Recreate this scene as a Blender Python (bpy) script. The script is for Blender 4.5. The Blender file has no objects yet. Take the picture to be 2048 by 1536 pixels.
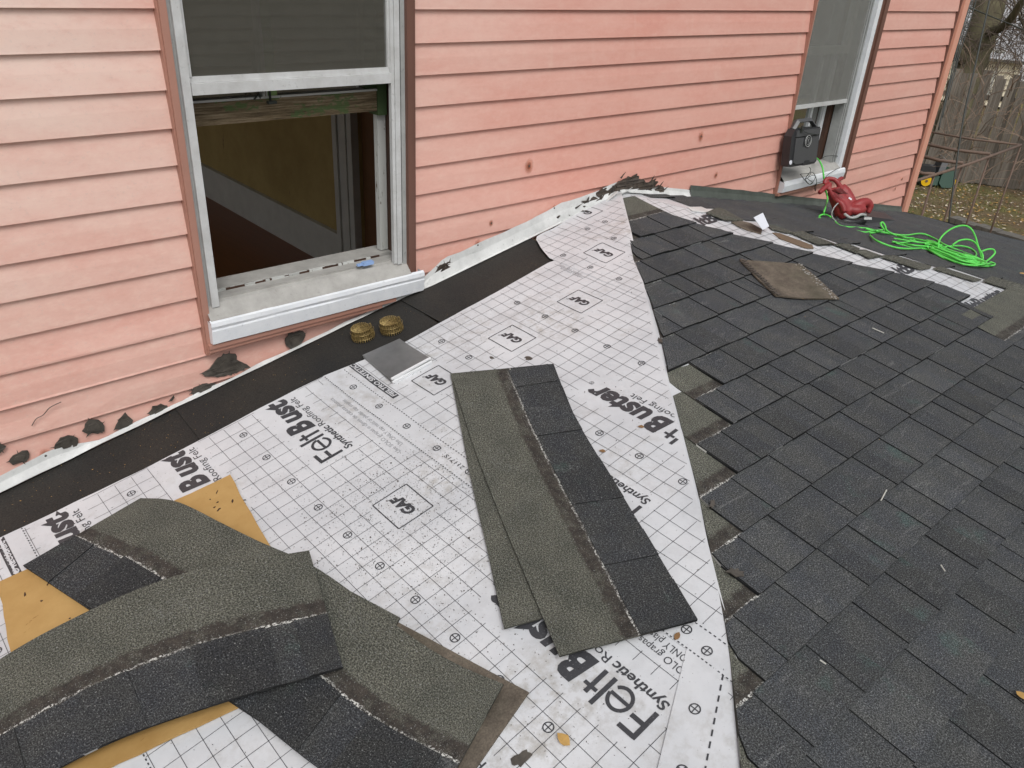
import bpy, bmesh, math, random
from math import sin, cos, pi, radians, hypot
from mathutils import Vector, Matrix, noise
from mathutils.geometry import tessellate_polygon

SC = bpy.context.scene
COL = SC.collection
rnd = random.Random(7)

# ------------------------------------------------------------------ camera, sky, sun, exposure
CAMZ = 4.2
_yaw, _pit, _rol, _F = radians(43.398), radians(28.452), radians(3.512), 1586.5
FWD = Vector((sin(_yaw)*cos(_pit), cos(_yaw)*cos(_pit), -sin(_pit)))
_r0 = Vector((cos(_yaw), -sin(_yaw), 0)); _u0 = _r0.cross(FWD)
RT = _r0*cos(_rol) + _u0*sin(_rol); UP = -_r0*sin(_rol) + _u0*cos(_rol)
CAM = Vector((0, 0, CAMZ))
cd = bpy.data.cameras.new('camera'); cam = bpy.data.objects.new('camera', cd); COL.objects.link(cam)
cam.matrix_world = Matrix(((RT.x, UP.x, -FWD.x, 0), (RT.y, UP.y, -FWD.y, 0), (RT.z, UP.z, -FWD.z, CAMZ), (0, 0, 0, 1)))
cd.sensor_width = 36; cd.lens = _F*36/2048; cd.clip_start = 0.05; cd.clip_end = 2000
SC.camera = cam

SUN_EL, SUN_ROT = radians(52), radians(205)
w = bpy.data.worlds.new('World'); SC.world = w; w.use_nodes = True
nt = w.node_tree; nt.nodes.clear()
sky = nt.nodes.new('ShaderNodeTexSky'); sky.sky_type = 'NISHITA'; sky.sun_disc = False
sky.sun_elevation = SUN_EL; sky.sun_rotation = SUN_ROT; sky.dust_density = 4.0; sky.air_density = 1.0; sky.ozone_density = 1.0
hs = nt.nodes.new('ShaderNodeHueSaturation'); hs.inputs['Saturation'].default_value = 0.16; hs.inputs['Value'].default_value = 1.0
bg = nt.nodes.new('ShaderNodeBackground'); bg.inputs['Strength'].default_value = 0.15
wo = nt.nodes.new('ShaderNodeOutputWorld')
nt.links.new(sky.outputs[0], hs.inputs['Color']); nt.links.new(hs.outputs[0], bg.inputs['Color']); nt.links.new(bg.outputs[0], wo.inputs['Surface'])
sl = bpy.data.lights.new('sun', 'SUN'); sl.energy = 1.3; sl.angle = radians(28); sl.color = (1.0, 0.985, 0.96)
so = bpy.data.objects.new('sun', sl); COL.objects.link(so)
_az = SUN_ROT
sdir = Vector((sin(_az)*cos(SUN_EL), cos(_az)*cos(SUN_EL), sin(SUN_EL)))
so.rotation_euler = sdir.to_track_quat('Z', 'Y').to_euler()
SC.view_settings.view_transform = 'Standard'; SC.view_settings.look = 'None'
SC.view_settings.exposure = -0.16; SC.view_settings.gamma = 1.0; SC.view_settings.use_curve_mapping = False

# ------------------------------------------------------------------ geometry of the place
def ray(px, py): return RT*((px-1024)/_F) - UP*((py-768)/_F) + FWD
WY = 2.4                                   # outer face of the siding
APEX = Vector((2.8925, WY, CAMZ-0.9617))   # where the porch roof's hips meet the wall
sL, sC, sRx, sRy = .197, .178, -.184, .04
NL = Vector((-sL, 0, 1)); NC = Vector((0, -sC, 1)); NR = Vector((-sRx, -sRy, 1))
PL = {'L': NL, 'C': NC, 'R': NR}
cl, cc = hypot(1, sL), hypot(1, sC)
def hitp(px, py, k, h=0.0):
    n = PL[k]; v = ray(px, py); ap = APEX - CAM
    return CAM + v*((n.dot(ap)+h)/n.dot(v))
def hity(px, py, y): v = ray(px, py); return CAM + v*(y/v.y)
def hitz(px, py, z): v = ray(px, py); return CAM + v*((z-CAMZ)/v.z)
def dep(px, py, d): return CAM + ray(px, py)*d
def Lw(a, b, h=0.0): return APEX + Vector((b/cl, -a, sL*b/cl)) + NL.normalized()*h
def Cw(x, d, h=0.0): return APEX + Vector((x, -d/cc, -sC*d/cc)) + NC.normalized()*h
def Rw(x, y, h=0.0): return APEX + Vector((x, y, sRx*x+sRy*y)) + NR.normalized()*h
def hitS(px, py, h=0.0):
    p = hitp(px, py, 'C', h); q = p-APEX
    return p if q.x < .75*-q.y else hitp(px, py, 'R', h)
def pL(px, py, h=0.0): p = hitp(px, py, 'L', h)-APEX; return (-p.y, p.x*cl)
def pC(px, py, h=0.0): p = hitp(px, py, 'C', h)-APEX; return (p.x, -p.y*cc)
def pR(px, py, h=0.0): p = hitp(px, py, 'R', h)-APEX; return (p.x, p.y)
def lerp(a, b, t): return a+(b-a)*t
def interp(tab, x):
    if x <= tab[0][0]: return tab[0][1]
    for (x0, y0), (x1, y1) in zip(tab, tab[1:]):
        if x <= x1: return lerp(y0, y1, (x-x0)/(x1-x0) if x1 > x0 else 0)
    return tab[-1][1]

# ------------------------------------------------------------------ object helpers
def link(o, parent=None):
    COL.objects.link(o)
    if parent is not None: o.parent = parent
    return o
def empty(name, label, cat, loc=(0, 0, 0), group=None):
    o = bpy.data.objects.new(name, None); o.empty_display_size = .1; link(o)
    o.location = loc; o['label'] = label; o['category'] = cat
    if group: o['group'] = group
    return o
def tag(o, label=None, cat=None, group=None, kind=None):
    if label: o['label'] = label
    if cat: o['category'] = cat
    if group: o['group'] = group
    if kind: o['kind'] = kind
    return o
class MB:
    """collects faces in world space; build() makes ONE mesh object"""
    def __init__(s): s.v = []; s.f = []; s.uv = []; s.tone = []; s.mi = []
    def face(s, pts, uvs=None, tone=1.0, mi=0):
        n = len(s.v); s.v += [tuple(p) for p in pts]; s.f.append(tuple(range(n, n+len(pts))))
        s.uv.append(uvs or [(p[0], p[1]) for p in pts]); s.tone.append(tone); s.mi.append(mi)
    def grid(s, fn, us, vs, uvf=None, tone=1.0, mi=0, flip=False):
        n = len(s.v)
        for v in vs:
            for u in us: s.v.append(tuple(fn(u, v)))
        W = len(us)
        for j in range(len(vs)-1):
            for i in range(W-1):
                q = [n+j*W+i, n+j*W+i+1, n+(j+1)*W+i+1, n+(j+1)*W+i]
                c = [(us[i], vs[j]), (us[i+1], vs[j]), (us[i+1], vs[j+1]), (us[i], vs[j+1])]
                if flip: q.reverse(); c.reverse()
                s.f.append(tuple(q)); s.uv.append([uvf(*k) for k in c] if uvf else c); s.tone.append(tone); s.mi.append(mi)
    def box(s, c, hx, hy, hz, ax=Vector((1, 0, 0)), ay=Vector((0, 1, 0)), az=Vector((0, 0, 1)), tone=1.0, mi=0, taper=1.0):
        c = Vector(c); P = []
        for k in (-1, 1):
            t = taper if k > 0 else 1.0
            for i, j in ((-1, -1), (1, -1), (1, 1), (-1, 1)): P.append(c+ax*hx*i*t+ay*hy*j*t+az*hz*k)
        for q in ((3, 2, 1, 0), (4, 5, 6, 7), (0, 1, 5, 4), (1, 2, 6, 5), (2, 3, 7, 6), (3, 0, 4, 7)):
            s.face([P[i] for i in q], [((P[i]-c).dot(ax)+(P[i]-c).dot(az)*.5, (P[i]-c).dot(ay)+(P[i]-c).dot(az)) for i in q], tone, mi)
    def bb(s, lo, hi, tone=1.0, mi=0):
        lo = Vector(lo); hi = Vector(hi); s.box((lo+hi)/2, abs(hi.x-lo.x)/2, abs(hi.y-lo.y)/2, abs(hi.z-lo.z)/2, tone=tone, mi=mi)
    def slab(s, top, nrm, th, tone=1.0, mi=0, uvs=None):
        """closed slab from a (possibly concave) outline of world points"""
        top = [Vector(p) for p in top]; n = Vector(nrm).normalized(); bot = [p-n*th for p in top]
        ar = Vector((0, 0, 0))
        for i in range(len(top)): ar += top[i].cross(top[(i+1) % len(top)])
        if ar.dot(n) < 0: top.reverse(); bot.reverse(); uvs = uvs[::-1] if uvs else None
        for t in tessellate_polygon([top]):
            a = [top[i] for i in t]; c = (a[1]-a[0]).cross(a[2]-a[0])
            o = t if c.dot(n) > 0 else t[::-1]
            s.face([top[i] for i in o], [uvs[i] for i in o] if uvs else None, tone, mi)
            s.face([bot[i] for i in o[::-1]], [uvs[i] for i in o[::-1]] if uvs else None, tone, mi)
        for i in range(len(top)):
            j = (i+1) % len(top)
            s.face([bot[i], bot[j], top[j], top[i]], [uvs[i], uvs[j], uvs[j], uvs[i]] if uvs else None, tone, mi)
    def tube(s, pts, rad, n=8, caps=True, mi=0, sq=(1, 1), tone=1.0, upv=None):
        pts = [Vector(p) for p in pts]; N = len(pts)
        R = rad if isinstance(rad, (list, tuple)) else [rad]*N
        base = len(s.v); X = None
        for i, p in enumerate(pts):
            t = (pts[min(i+1, N-1)]-pts[max(i-1, 0)]).normalized()
            if X is None:
                X = (Vector(upv) if upv is not None else (Vector((0, 0, 1)) if abs(t.z) < .9 else Vector((1, 0, 0))))
            X = (X-t*X.dot(t)).normalized(); Y = t.cross(X)
            for k in range(n):
                a = 2*pi*k/n; s.v.append(tuple(p+X*cos(a)*R[i]*sq[0]+Y*sin(a)*R[i]*sq[1]))
        for i in range(N-1):
            for k in range(n):
                a, b = base+i*n+k, base+i*n+(k+1) % n
                s.f.append((a, b, b+n, a+n)); s.uv.append([(k/n, i), ((k+1)/n, i), ((k+1)/n, i+1), (k/n, i+1)]); s.tone.append(tone); s.mi.append(mi)
        if caps:
            for q in (tuple(range(base+n-1, base-1, -1)), tuple(range(base+(N-1)*n, base+N*n))):
                s.f.append(q); s.uv.append([(0, 0)]*n); s.tone.append(tone); s.mi.append(mi)
    def disc(s, c, r, nrm, n=16, mi=0, th=0.0, tone=1.0):
        nrm = Vector(nrm).normalized(); X = nrm.orthogonal().normalized(); Y = nrm.cross(X); c = Vector(c)
        s.slab([c+(X*cos(2*pi*k/n)+Y*sin(2*pi*k/n))*r for k in range(n)], nrm, th or .001, tone, mi)
    def build(s, name, mats, parent=None, smooth=False, merge=False):
        me = bpy.data.meshes.new(name); me.from_pydata(s.v, [], s.f)
        uvl = me.uv_layers.new(name='UVMap'); flat = [c for f in s.uv for p in f for c in (p[0], p[1])]
        uvl.data.foreach_set('uv', flat)
        at = me.attributes.new('tone', 'FLOAT', 'FACE'); at.data.foreach_set('value', s.tone)
        for m in (mats if isinstance(mats, (list, tuple)) else [mats]): me.materials.append(m)
        me.polygons.foreach_set('material_index', s.mi)
        if smooth: me.polygons.foreach_set('use_smooth', [True]*len(s.f))
        me.update()
        if merge:
            bm = bmesh.new(); bm.from_mesh(me); bmesh.ops.remove_doubles(bm, verts=bm.verts, dist=1e-5); bm.to_mesh(me); bm.free()
        o = bpy.data.objects.new(name, me); link(o)
        if parent is not None:
            o.parent = parent; o.matrix_parent_inverse = Matrix.Translation(-Vector(world_loc(parent)))
        return o
def world_loc(o):
    p = Vector(o.location)
    if o.parent is not None and o.type == 'EMPTY': p += world_loc(o.parent)
    elif o.parent is not None: return Vector((0, 0, 0))
    return p
def smooth_line(pts, n):
    """Catmull-Rom through points"""
    P = [Vector(p) for p in pts]; out = []
    for i in range(len(P)-1):
        p0, p1, p2, p3 = P[max(i-1, 0)], P[i], P[i+1], P[min(i+2, len(P)-1)]
        for k in range(n):
            t = k/n
            out.append(.5*((2*p1)+(p2-p0)*t+(2*p0-5*p1+4*p2-p3)*t*t+(3*p1-p0-3*p2+p3)*t*t*t))
    out.append(P[-1]); return out
def blobmesh(o, bev=.003, seg=2, sub=0):
    m = o.modifiers.new('bevel', 'BEVEL'); m.width = bev; m.segments = seg; m.limit_method = 'ANGLE'
    if sub: q = o.modifiers.new('sub', 'SUBSURF'); q.levels = q.render_levels = sub
    return o

# ------------------------------------------------------------------ materials
class NT:
    def __init__(s, name):
        s.m = bpy.data.materials.new(name); s.m.use_nodes = True; s.t = s.m.node_tree; s.t.nodes.clear()
        s.out = s.n('OutputMaterial'); s.b = s.n('BsdfPrincipled'); s.t.links.new(s.b.outputs[0], s.out.inputs[0])
    def n(s, ty, **kw):
        x = s.t.nodes.new('ShaderNode'+ty)
        for k, v in kw.items():
            if k.startswith('i_'): s.set(x.inputs[k[2:].replace('_', ' ')], v)
            else: setattr(x, k, v)
        return x
    def set(s, inp, v):
        if hasattr(v, 'is_output') or isinstance(v, bpy.types.NodeSocket): s.t.links.new(v, inp)
        elif isinstance(v, tuple) and len(v) == 3 and inp.type == 'RGBA': inp.default_value = (*v, 1)
        else: inp.default_value = v
    def noise(s, co, scale, det=2, rough=.5, dim='3D', dist=0.0):
        x = s.n('TexNoise', noise_dimensions=dim); s.set(x.inputs['Vector'], co); x.inputs['Scale'].default_value = scale
        x.inputs['Detail'].default_value = det; x.inputs['Roughness'].default_value = rough; x.inputs['Distortion'].default_value = dist
        return x.outputs['Fac']
    def ramp(s, f, stops, interp='LINEAR'):
        x = s.n('ValToRGB'); x.color_ramp.interpolation = interp; s.set(x.inputs[0], f); e = x.color_ramp.elements
        while len(e) < len(stops): e.new(.5)
        for el, (p, c) in zip(e, stops): el.position = p; el.color = (c, c, c, 1) if isinstance(c, (int, float)) else (*c, 1)
        return x.outputs[0]
    def mr(s, f, a, b, c=0.0, d=1.0):
        x = s.n('MapRange'); s.set(x.inputs[0], f)
        for i, v in zip((1, 2, 3, 4), (a, b, c, d)): x.inputs[i].default_value = v
        return x.outputs[0]
    def math(s, op, a, b=0.0, c=0.0):
        x = s.n('Math', operation=op); s.set(x.inputs[0], a); s.set(x.inputs[1], b); s.set(x.inputs[2], c); return x.outputs[0]
    def mix(s, f, a, b, ty='MIX'):
        x = s.n('Mix', data_type='RGBA', blend_type=ty); s.set(x.inputs[0], f); s.set(x.inputs[6], a); s.set(x.inputs[7], b); return x.outputs[2]
    def mapv(s, co, scale=(1, 1, 1), loc=(0, 0, 0), rot=(0, 0, 0)):
        x = s.n('Mapping'); s.set(x.inputs[0], co); x.inputs['Scale'].default_value = scale; s.set(x.inputs['Location'], loc); x.inputs['Rotation'].default_value = rot; return x.outputs[0]
    def tc(s, k='Object'): return s.n('TexCoord').outputs[k]
    def pos(s): return s.n('NewGeometry').outputs['Position']
    def bump(s, h, st=.3, d=.002):
        x = s.n('Bump'); x.inputs['Strength'].default_value = st; x.inputs['Distance'].default_value = d; s.set(x.inputs['Height'], h)
        s.t.links.new(x.outputs[0], s.b.inputs['Normal']); return x
    def fin(s, col, rough=.6, metal=0.0, spec=.5):
        s.set(s.b.inputs['Base Color'], col); s.set(s.b.inputs['Roughness'], rough); s.set(s.b.inputs['Metallic'], metal)
        s.b.inputs['Specular IOR Level'].default_value = spec; return s.m

def plain(name, col, rough=.6, metal=0.0, var=.25, scale=6, bump=0.0, bscale=60, spec=.5):
    k = NT(name); p = k.pos(); f = k.noise(p, scale, 4, .6)
    c = k.mix(f, tuple(x*(1-var) for x in col), tuple(min(1, x*(1+var)) for x in col))
    if bump: k.bump(k.noise(p, bscale, 3), bump, .003)
    return k.fin(c, rough, metal, spec)

def mat_shingle(name, flip=False):
    k = NT(name); uv = k.n('UVMap').outputs[0]; rndo = k.n('ObjectInfo').outputs['Random']
    off = k.n('CombineXYZ'); k.set(off.inputs[0], k.math('MULTIPLY', rndo, 37.0)); k.set(off.inputs[1], 0.0)
    sep = k.n('SeparateXYZ'); k.set(sep.inputs[0], uv); v = sep.outputs[1]; u = sep.outputs[0]
    p = k.n('VectorMath', operation='ADD'); k.set(p.inputs[0], uv); k.set(p.inputs[1], off.outputs[0]); p = p.outputs[0]
    tone = k.n('Attribute', attribute_name='tone').outputs['Fac']
    big = k.noise(p, 9, 3, .6, '2D'); mid = k.noise(p, 45, 3, .6, '2D'); fine = k.noise(p, 300, 2, .7, '2D'); fine2 = k.noise(p, 170, 2, .8, '2D')
    gran = k.ramp(fine, [(.34, .36), (.5, .95), (.66, 2.1)])
    gr2 = k.ramp(fine2, [(.3, .80), (.5, 1.0), (.72, 1.3)])
    # exposed granules: charcoal with a cool cast, olive dust in places, scuffs
    dark = k.mix(k.mr(big, .35, .65), (.034, .0365, .0405), (.042, .0435, .043))
    dark = k.mix(k.mr(mid, .58, .8, 0, .5), dark, (.07, .073, .072))
    sc = k.noise(k.mapv(p, (1, 7, 1)), 5, 4, .7, '2D', .6)
    dark = k.mix(k.mr(sc, .63, .74, 0, .35), dark, (.14, .142, .14))
    dark = k.mix(k.mr(k.noise(p, 5.5, 4, .6, '2D'), .64, .76, 0, .55), dark, (.040, .066, .060))
    dark = k.mix(1.0, dark, tone, 'MULTIPLY')
    olive = k.mix(k.mr(big, .3, .7), (.070, .072, .060), (.096, .096, .079))
    olive = k.mix(1.0, olive, k.math('ADD', k.math('MULTIPLY', tone, .4), .6), 'MULTIPLY')
    vv = k.math('ADD', v, k.math('MULTIPLY', k.math('SUBTRACT', mid, .5), .022))
    strip = k.math('MULTIPLY', k.mr(vv, .150, .158), k.mr(vv, .198, .194))
    strip = k.math('MULTIPLY', strip, k.mr(k.noise(p, 22, 4, .7, '2D'), .30, .5, .35, 1))
    zone = k.mr(v, .192, .196)
    c = k.mix(zone, olive, dark)
    white = k.math('GREATER_THAN', k.noise(p, 260, 2, .6, '2D'), k.mr(tone, .5, 1.5, .715, .70))
    tar = k.mix(k.mr(mid, .3, .7), (.030, .027, .024), (.060, .052, .044))
    col = k.mix(1.0, c, gran, 'MULTIPLY'); col = k.mix(1.0, col, gr2, 'MULTIPLY')
    scf = k.math('MULTIPLY', k.mr(k.noise(p, 7, 5, .8, '2D', .8), .56, .70), k.mr(k.noise(p, 120, 3, .8, '2D'), .50, .66)); col = k.mix(k.math('MULTIPLY', scf, .45), col, (.21, .215, .21))
    col = k.mix(strip, col, k.mix(.35, tar, k.mix(1.0, tar, gran, 'MULTIPLY')))
    # the broken white sealant line
    vl = k.math('ADD', v, k.math('MULTIPLY', k.math('SUBTRACT', k.noise(p, 60, 2, .6, '2D'), .5), .008))
    ln = k.math('MULTIPLY', k.mr(vl, .1895, .191), k.mr(vl, .197, .1955))
    spk = k.math('MULTIPLY', k.math('MULTIPLY', ln, k.mr(k.noise(p, 150, 3, .8, '2D'), .48, .56)), k.mr(k.noise(p, 14, 3, .7, '2D'), .36, .55, .15, 1))
    halo = k.math('MULTIPLY', k.math('MULTIPLY', k.mr(v, .168, .19), k.mr(v, .206, .196)), k.mr(k.noise(p, 210, 3, .8, '2D'), .60, .70, 0, .6))
    halo = k.math('MULTIPLY', halo, k.mr(k.noise(p, 6, 2, .5, '2D'), .45, .62))
    col = k.mix(k.math('MAXIMUM', spk, halo), col, (.62, .62, .59))
    col = k.mix(k.math('MULTIPLY', white, .8), col, (.32, .33, .33))
    k.bump(k.math('ADD', fine, fine2), .75, .0016)
    return k.fin(col, .88, 0, .28)

M = {}
M['shingle'] = mat_shingle('shingle_granules')
M['plain_white_halo'] = None
def mat_back():
    k = NT('shingle_back'); uv = k.pos(); p = k.mapv(uv, (1, 1, 1))
    a = k.noise(p, 14, 5, .7); b = k.noise(p, 220, 2, .7); c = k.mix(k.mr(a, .35, .65), (.085, .070, .055), (.165, .138, .108))
    c = k.mix(k.mr(k.noise(p, 5, 3, .6), .5, .7, 0, .6), c, (.07, .068, .045))
    c = k.mix(1, c, k.ramp(b, [(.3, .75), (.7, 1.25)]), 'MULTIPLY'); k.bump(b, .4, .001); return k.fin(c, .8, 0, .3)
M['back'] = mat_back()
def mat_felt():
    k = NT('white_felt'); p = k.pos()
    a = k.noise(p, 3.5, 5, .65); b = k.noise(p, 26, 4, .7); d = k.noise(p, 140, 3, .8)
    c = k.mix(k.mr(a, .3, .7), (.53, .545, .57), (.66, .67, .69))
    dirt = k.math('MULTIPLY', k.mr(k.noise(p, 2.3, 4, .6), .50, .68), k.mr(b, .45, .7))
    c = k.mix(k.math('MULTIPLY', dirt, .72), c, (.31, .285, .24)); c = k.mix(k.mr(k.noise(p, 6.5, 5, .75), .52, .72, 0, .40), c, (.42, .42, .43))
    spk = k.math('MULTIPLY', k.mr(d, .655, .70), k.mr(k.noise(p, 1.7, 3, .6), .42, .60, .12, 1))
    c = k.mix(k.math('MULTIPLY', spk, .85), c, (.07, .065, .055))
    k.bump(k.math('ADD', k.noise(p, 9, 3, .5), k.math('MULTIPLY', d, .06)), .35, .006)
    return k.fin(c, .42, 0, .45)
M['felt'] = mat_felt()
def mat_ink():
    k = NT('print_ink'); p = k.pos(); n = k.noise(p, 240, 2, .7)
    c = k.mix(k.mr(n, .62, .8), (.045, .046, .052), (.20, .20, .21)); return k.fin(c, .5)
M['ink'] = mat_ink()
M['ink_pale'] = plain('print_ink_pale', (.27, .275, .29), .5, var=.1)
def mat_siding():
    k = NT('pink_siding'); p = k.pos(); sp = k.n('SeparateXYZ'); k.set(sp.inputs[0], p)
    a = k.noise(k.mapv(p, (1, 1, 3)), 2.2, 5, .6); pore = k.noise(k.mapv(p, (1, 1, 1.3)), 95, 3, .75)
    base = k.mix(k.mr(a, .3, .7), (.70, .315, .250), (.74, .38, .31))
    left = k.mr(sp.outputs[0], 2.6, .1); up = k.mr(sp.outputs[2], 2.9, 3.9)
    chalk = k.math('MULTIPLY', k.math('ADD', k.math('MULTIPLY', left, .54), .09), k.math('ADD', up, .55))
    chalk = k.math('MULTIPLY', chalk, k.mr(a, .25, .75, .5, 1.2))
    c = k.mix(chalk, base, (.80, .62, .54))
    tone = k.n('Attribute', attribute_name='tone').outputs['Fac']
    c = k.mix(k.mr(tone, .8, 1.2, .22, 0), c, (.60, .45, .38))
    low = k.math('MULTIPLY', k.mr(sp.outputs[2], 3.35, 2.9), k.mr(k.noise(k.mapv(p, (1, 1, 2)), 5, 5, .7), .45, .75))
    c = k.mix(k.math('MULTIPLY', low, .22), c, (.56, .30, .23))
    c = k.mix(k.math('MULTIPLY', k.mr(pore, .58, .72), k.math('ADD', k.math('MULTIPLY', left, .30), .06)), c, (.50, .42, .38))
    c = k.mix(k.mr(k.noise(k.mapv(p, (3, 1, .6)), 4, 3, .6), .62, .8, 0, .22), c, (.78, .60, .50))
    mot = k.noise(k.mapv(p, (1, 1, 2.2)), 26, 4, .7); c = k.mix(k.math('MULTIPLY', k.mr(mot, .5, .72), k.math('ADD', k.math('MULTIPLY', left, .22), .16)), c, (.82, .62, .52))
    c = k.mix(k.math('MULTIPLY', k.mr(mot, .48, .3), .16), c, (.55, .24, .18))
    k.bump(k.math('ADD', k.noise(p, 7, 3, .5), k.math('MULTIPLY', pore, .03)), .25, .006)
    return k.fin(c, .52, 0, .4)
M['siding'] = mat_siding()
M['trim_pink'] = plain('pink_trim', (.40, .205, .155), .5, var=.15, bump=.1)
M['trim_corner'] = plain('corner_trim', (.72, .36, .26), .5, var=.1, scale=2)
M['brown'] = plain('brown_trim', (.155, .075, .055), .5, var=.2, bump=.15, bscale=25)
def mat_alu(name, c0, c1, rough=.42):
    k = NT(name); p = k.pos(); a = k.noise(k.mapv(p, (2, 2, 2)), 6, 5, .7); b = k.noise(p, 60, 4, .7)
    c = k.mix(k.mr(a, .3, .7), c0, c1); c = k.mix(k.mr(b, .62, .75, 0, .5), c, tuple(x*.45 for x in c0)); k.bump(b, .15, .001); return k.fin(c, rough)
M['alu'] = mat_alu('storm_frame', (.47, .47, .46), (.62, .63, .63))
M['alu_grey'] = mat_alu('grey_channel', (.30, .31, .305), (.42, .43, .42))
M['white'] = mat_alu('white_sill', (.70, .73, .77), (.82, .84, .86), .38)
M['sill_grey'] = mat_alu('weathered_sill', (.31, .30, .28), (.45, .44, .415), .6)
M['flash_white'] = mat_alu('white_flashing', (.54, .55, .54), (.76, .77, .76), .45)
def mat_oldwood():
    k = NT('old_green_wood'); p = k.pos(); g = k.noise(k.mapv(p, (1.2, 14, 26)), 6, 5, .75)
    c = k.ramp(g, [(.3, (.035, .025, .016)), (.5, (.18, .135, .08)), (.7, (.36, .29, .20))])
    f = k.mr(k.noise(k.mapv(p, (1, 1, 2)), 7, 4, .7), .55, .6); c = k.mix(k.math('MULTIPLY', f, .8), c, (.08, .14, .05))
    k.bump(g, 1.0, .006); return k.fin(c, .85, 0, .2)
M['oldwood'] = mat_oldwood()
M['greenpaint'] = plain('green_paint', (.06, .10, .04), .6, var=.5, scale=14, bump=.3)
def mat_peel():
    k = NT('peeling_white'); p = k.pos(); g = k.noise(k.mapv(p, (6, 6, 1.3)), 9, 5, .75); f = k.mr(g, .60, .66)
    c = k.mix(f, (.50, .51, .49), (.10, .075, .05)); k.bump(g, .4, .003); return k.fin(c, .65)
M['peel'] = mat_peel()
M['darkwood'] = plain('dark_wood', (.05, .022, .012), .55, var=.6, scale=9, bump=.4)
def mat_floor():
    k = NT('wood_floor'); p = k.pos(); g = k.noise(k.mapv(p, (14, 1, 1)), 3, 5, .7); br = k.math('FRACT', k.math('MULTIPLY', k.n('SeparateXYZ', i_Vector=p).outputs[0], 1/.07))
    c = k.mix(g, (.15, .042, .014), (.28, .09, .032)); c = k.mix(k.mr(br, .0, .04, .7, 0), c, (.02, .01, .005)); return k.fin(c, .35)
M['floor'] = mat_floor()
def mat_ochre():
    k = NT('ochre_plaster'); p = k.pos(); g = k.noise(p, 2.5, 5, .7); c = k.mix(k.mr(g, .3, .7), (.31, .22, .075), (.44, .33, .13))
    c = k.mix(k.mr(k.noise(k.mapv(p, (1, 2, .5)), 5, 5, .8), .66, .70, 0, .8), c, (.12, .07, .04)); return k.fin(c, .8)
M['ochre'] = mat_ochre()
M['paint_old'] = plain('old_white_paint', (.55, .55, .50), .5, var=.2, scale=8)
def mat_glass(name, haze, hazef, gloss=.5):
    k = NT(name); k.t.nodes.remove(k.b); tr = k.n('BsdfTransparent'); df = k.n('BsdfDiffuse'); gl = k.n('BsdfGlossy'); gl.inputs['Roughness'].default_value = .03
    p = k.pos(); n = k.noise(p, 30, 4, .7); k.set(df.inputs[0], k.mix(n, tuple(x*.7 for x in haze), tuple(x*1.3 for x in haze)))
    tr.inputs[0].default_value = (.78, .79, .77, 1)
    m1 = k.n('MixShader'); m1.inputs[0].default_value = hazef; k.t.links.new(tr.outputs[0], m1.inputs[1]); k.t.links.new(df.outputs[0], m1.inputs[2])
    fr = k.n('Fresnel'); fr.inputs[0].default_value = 1.5; m2 = k.n('MixShader'); k.set(m2.inputs[0], k.math('MULTIPLY', fr.outputs[0], gloss*2))
    k.t.links.new(m1.outputs[0], m2.inputs[1]); k.t.links.new(gl.outputs[0], m2.inputs[2]); k.t.links.new(m2.outputs[0], k.out.inputs[0]); return k.m
M['glass'] = mat_glass('hazy_glass', (.17, .165, .145), .36, 2.6)  # even grey diffuse haze mixed into the clear pane, reflection strengthened
M['screen'] = mat_glass('insect_screen', (.36, .36, .345), .40, .10)
def mat_membrane():
    k = NT('black_membrane'); p = k.pos(); a = k.noise(p, 3, 4, .6); b = k.noise(p, 230, 2, .7)
    c = k.mix(k.mr(a, .35, .65), (.019, .019, .0185), (.031, .028, .024)); c = k.mix(1, c, k.ramp(b, [(.3, .6), (.7, 1.6)]), 'MULTIPLY')
    s = k.math('MULTIPLY', k.mr(k.noise(p, 120, 2, .6), .68, .71), k.mr(k.noise(p, 4, 2, .5), .5, .62)); c = k.mix(k.math('MULTIPLY', s, .5), c, (.22, .13, .05))
    k.bump(b, .5, .001); return k.fin(c, .78, 0, .3)
M['membrane'] = mat_membrane()
def mat_tar(name='tar', c0=(.045, .040, .034), c1=(.105, .092, .078)):
    k = NT(name); p = k.pos(); a = k.noise(p, 30, 4, .7); c = k.mix(k.mr(a, .3, .7), c0, c1); k.bump(a, .6, .004); return k.fin(c, .5, 0, .5)
M['tar'] = mat_tar(); M['tar_torn'] = mat_tar('torn_tar', (.018, .015, .012), (.10, .078, .06))
def mat_rust():
    k = NT('rust_stain'); uv = k.n('UVMap').outputs[0]; vm = k.n('VectorMath', operation='LENGTH'); k.set(vm.inputs[0], uv)
    n = k.noise(k.pos(), 40, 3, .6); r = k.math('ADD', vm.outputs['Value'], k.math('MULTIPLY', k.math('SUBTRACT', n, .5), .5))
    k.set(k.b.inputs['Alpha'], k.mr(r, .25, 1.0, .75, 0)); return k.fin(k.mix(k.mr(r, .1, .5), (.12, .03, .015), (.50, .16, .075)), .7)
M['rust'] = mat_rust()
def mat_yellow():
    k = NT('mustard_board'); p = k.pos(); a = k.noise(p, 5, 5, .7); c = k.mix(k.mr(a, .3, .7), (.36, .21, .065), (.47, .30, .11))
    c = k.mix(k.mr(k.noise(k.mapv(p, (1, 2.5, 1)), 13, 4, .8), .66, .70, 0, .7), c, (.22, .10, .02)); k.bump(k.noise(p, 12, 4, .6), .35, .006); return k.fin(c, .7)
M['yellow'] = mat_yellow()
M['metal'] = None
k = NT('galvanised_sheet'); a = k.noise(k.pos(), 9, 4, .6)
M['metal'] = k.fin(k.mix(k.mr(a, .3, .7), (.30, .305, .31), (.46, .465, .47)), k.mr(a, .3, .7, .42, .30), .75)
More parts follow.
